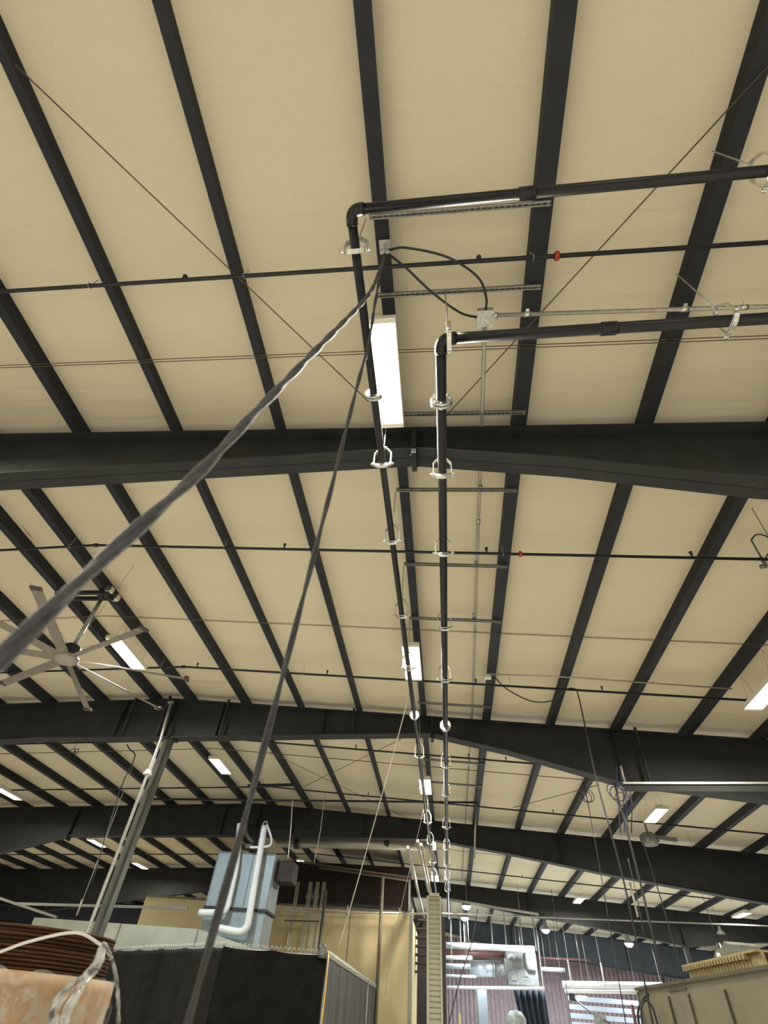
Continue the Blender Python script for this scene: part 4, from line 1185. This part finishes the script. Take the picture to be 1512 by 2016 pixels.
hpipe((878, 1921), (938, 1923), 6.6, .05, 'white', 'short thin white pipe left of the round duct')
hpipe((878, 1902), (926, 1903), 6.7, .10, 'palewall', 'pale duct pipe entering the round duct')
hpipe((880, 1944), (1072, 1946), 6.5, .06, 'white', 'long white rail above the dark curtain')
hpipe((1108, 1938), (1352, 1942), 6.6, .13, 'white', 'upper long white pipe, right of the curtain')
hpipe((1112, 1951), (1290, 1954), 6.4, .07, 'white', 'lower long white pipe, right of the curtain')
hpipe((1064, 1886), (1162, 1890), 7.0, .05, 'pinkpipe', 'thin dull red pipe right of the air unit, upper')
hpipe((1064, 1908), (1112, 1910), 6.9, .09, 'palewall', 'pale pipe stub leaving the air unit to the right')
hpipe((880, 1770), (1060, 1800), 5.6, .05, 'galvd', 'thin grey pipe below the pendant lamps')
for i, (xx, y0_, y1_) in enumerate(((887, 1800, 1868), (905, 1795, 1860), (1182, 1895, 1940), (1118, 1890, 1955), (1056, 1832, 1950))):
    p0 = at(xx, y0_, y=6.4); p1 = at(xx, y1_, y=6.4)
    tag(MB().tube([p0, Vector((p0.x, p0.y, p1.z))], .03, 6).tube([p0, Vector((p0.x, p0.y, U(0, 0, pz(p0.x / K) + .03).z))], .012, 6).build('hanger_rod', 'white'), 'thin pale vertical rod before the mauve wall, %s from the left' % ['first', 'second', 'fifth', 'fourth', 'third'][i], 'rod', 'pale vertical rods at the far end')
# curtain
ca_ = at(1010, 1946, y=6.6); cb_ = at(1072, 1946, y=6.6); vs = []; fs = []; n = 40
for j in range(11):
    for i in range(n + 1):
        s = i / n; u_ = j / 10
        x = ca_.x + (cb_.x - ca_.x) * s + u_ * (1.0 * (1 - s) * .55 + .1)
        vs.append((x, ca_.y + .12 * math.sin(s * 34), ca_.z - u_ * (ca_.z - .1)))
for j in range(10):
    for i in range(n): fs.append((j * (n + 1) + i, j * (n + 1) + i + 1, (j + 1) * (n + 1) + i + 1, (j + 1) * (n + 1) + i))
o = MB().add(vs, fs, True).build('welding_curtain', 'curtain'); tag(o, 'dark navy curtain hanging below the air unit', 'curtain')
md = o.modifiers.new('thick', 'SOLIDIFY'); md.thickness = .01
# pale wall strips, lockers
t = thing('pale_post', 'pale grey upright panel on the mauve wall left of the curtain', 'panel', at(950, 1990, y=8.6))
q = at(948, 1946, y=8.6); MB().box((q.x - .28, K * 8.6, 0), (q.x + .3, K * 8.6 + .3, q.z)).build('panel', 'palewall', t)
MB().box((q.x - .36, K * 8.6 - .03, 0), (q.x - .26, K * 8.6 + .3, q.z)).build('edge', 'galvd', t)
q = at(1020, 1998, y=6.2)
t = thing('grey_tank', 'grey rounded tank top in front of the curtain', 'tank', Vector((q.x, q.y, 0)))
MB().lathe(Vector((q.x - .1, q.y, 0)), [(0, q.z + .15), (.25, q.z + .1), (.42, q.z - .1), (.42, .1), (0, .1)], 24).build('shell', 'blocky', t)
# roller shutter / translucent slats
q0 = at(1118, 1962, y=8.7); q1 = at(1330, 1962, y=8.7)
t = thing('slatted_panels', 'pale horizontal slat bands on the mauve wall right of the curtain', 'shutter', ((q0.x + q1.x) / 2, K * 8.7, 0))
for i in range(4):
    zz = at(1150, 1962 + i * 17, y=8.7).z
    MB().box((q0.x, K * 8.7, zz - .22), (q1.x, K * 8.7 + .1, zz)).build('slat_band', 'palewall', t)
q = at(905, 1995, y=6.4)
tag(MB().box((q.x - .06, q.y, 1.2), (q.x + .06, q.y + .1, q.z)).build('yellow_post', 'rib'), 'short yellow post beside the ivory tray, low at the far end', 'post')
t = thing('hanging_tool', 'dark balancer tool on a slanted arm below the white pipes', 'tool', at(1126, 1962, y=6.0))
MB().cbox(at(1126, 1963, y=6.0), (.22, .2, .22)).build('body', 'curtain', t)
MB().tube([at(1128, 1965, y=6.0), at(1170, 1998, y=5.6), at(1200, 2014, y=5.4)], .03, 8).build('arm', 'rubber', t)
MB().cbox(at(1146, 1963, y=6.0), (.40, .05, .10)).build('light_bar', 'white', t)
MB().cbox(at(1182, 2008, y=5.5), (.4, .3, .3)).build('end_box', 'unit', t)
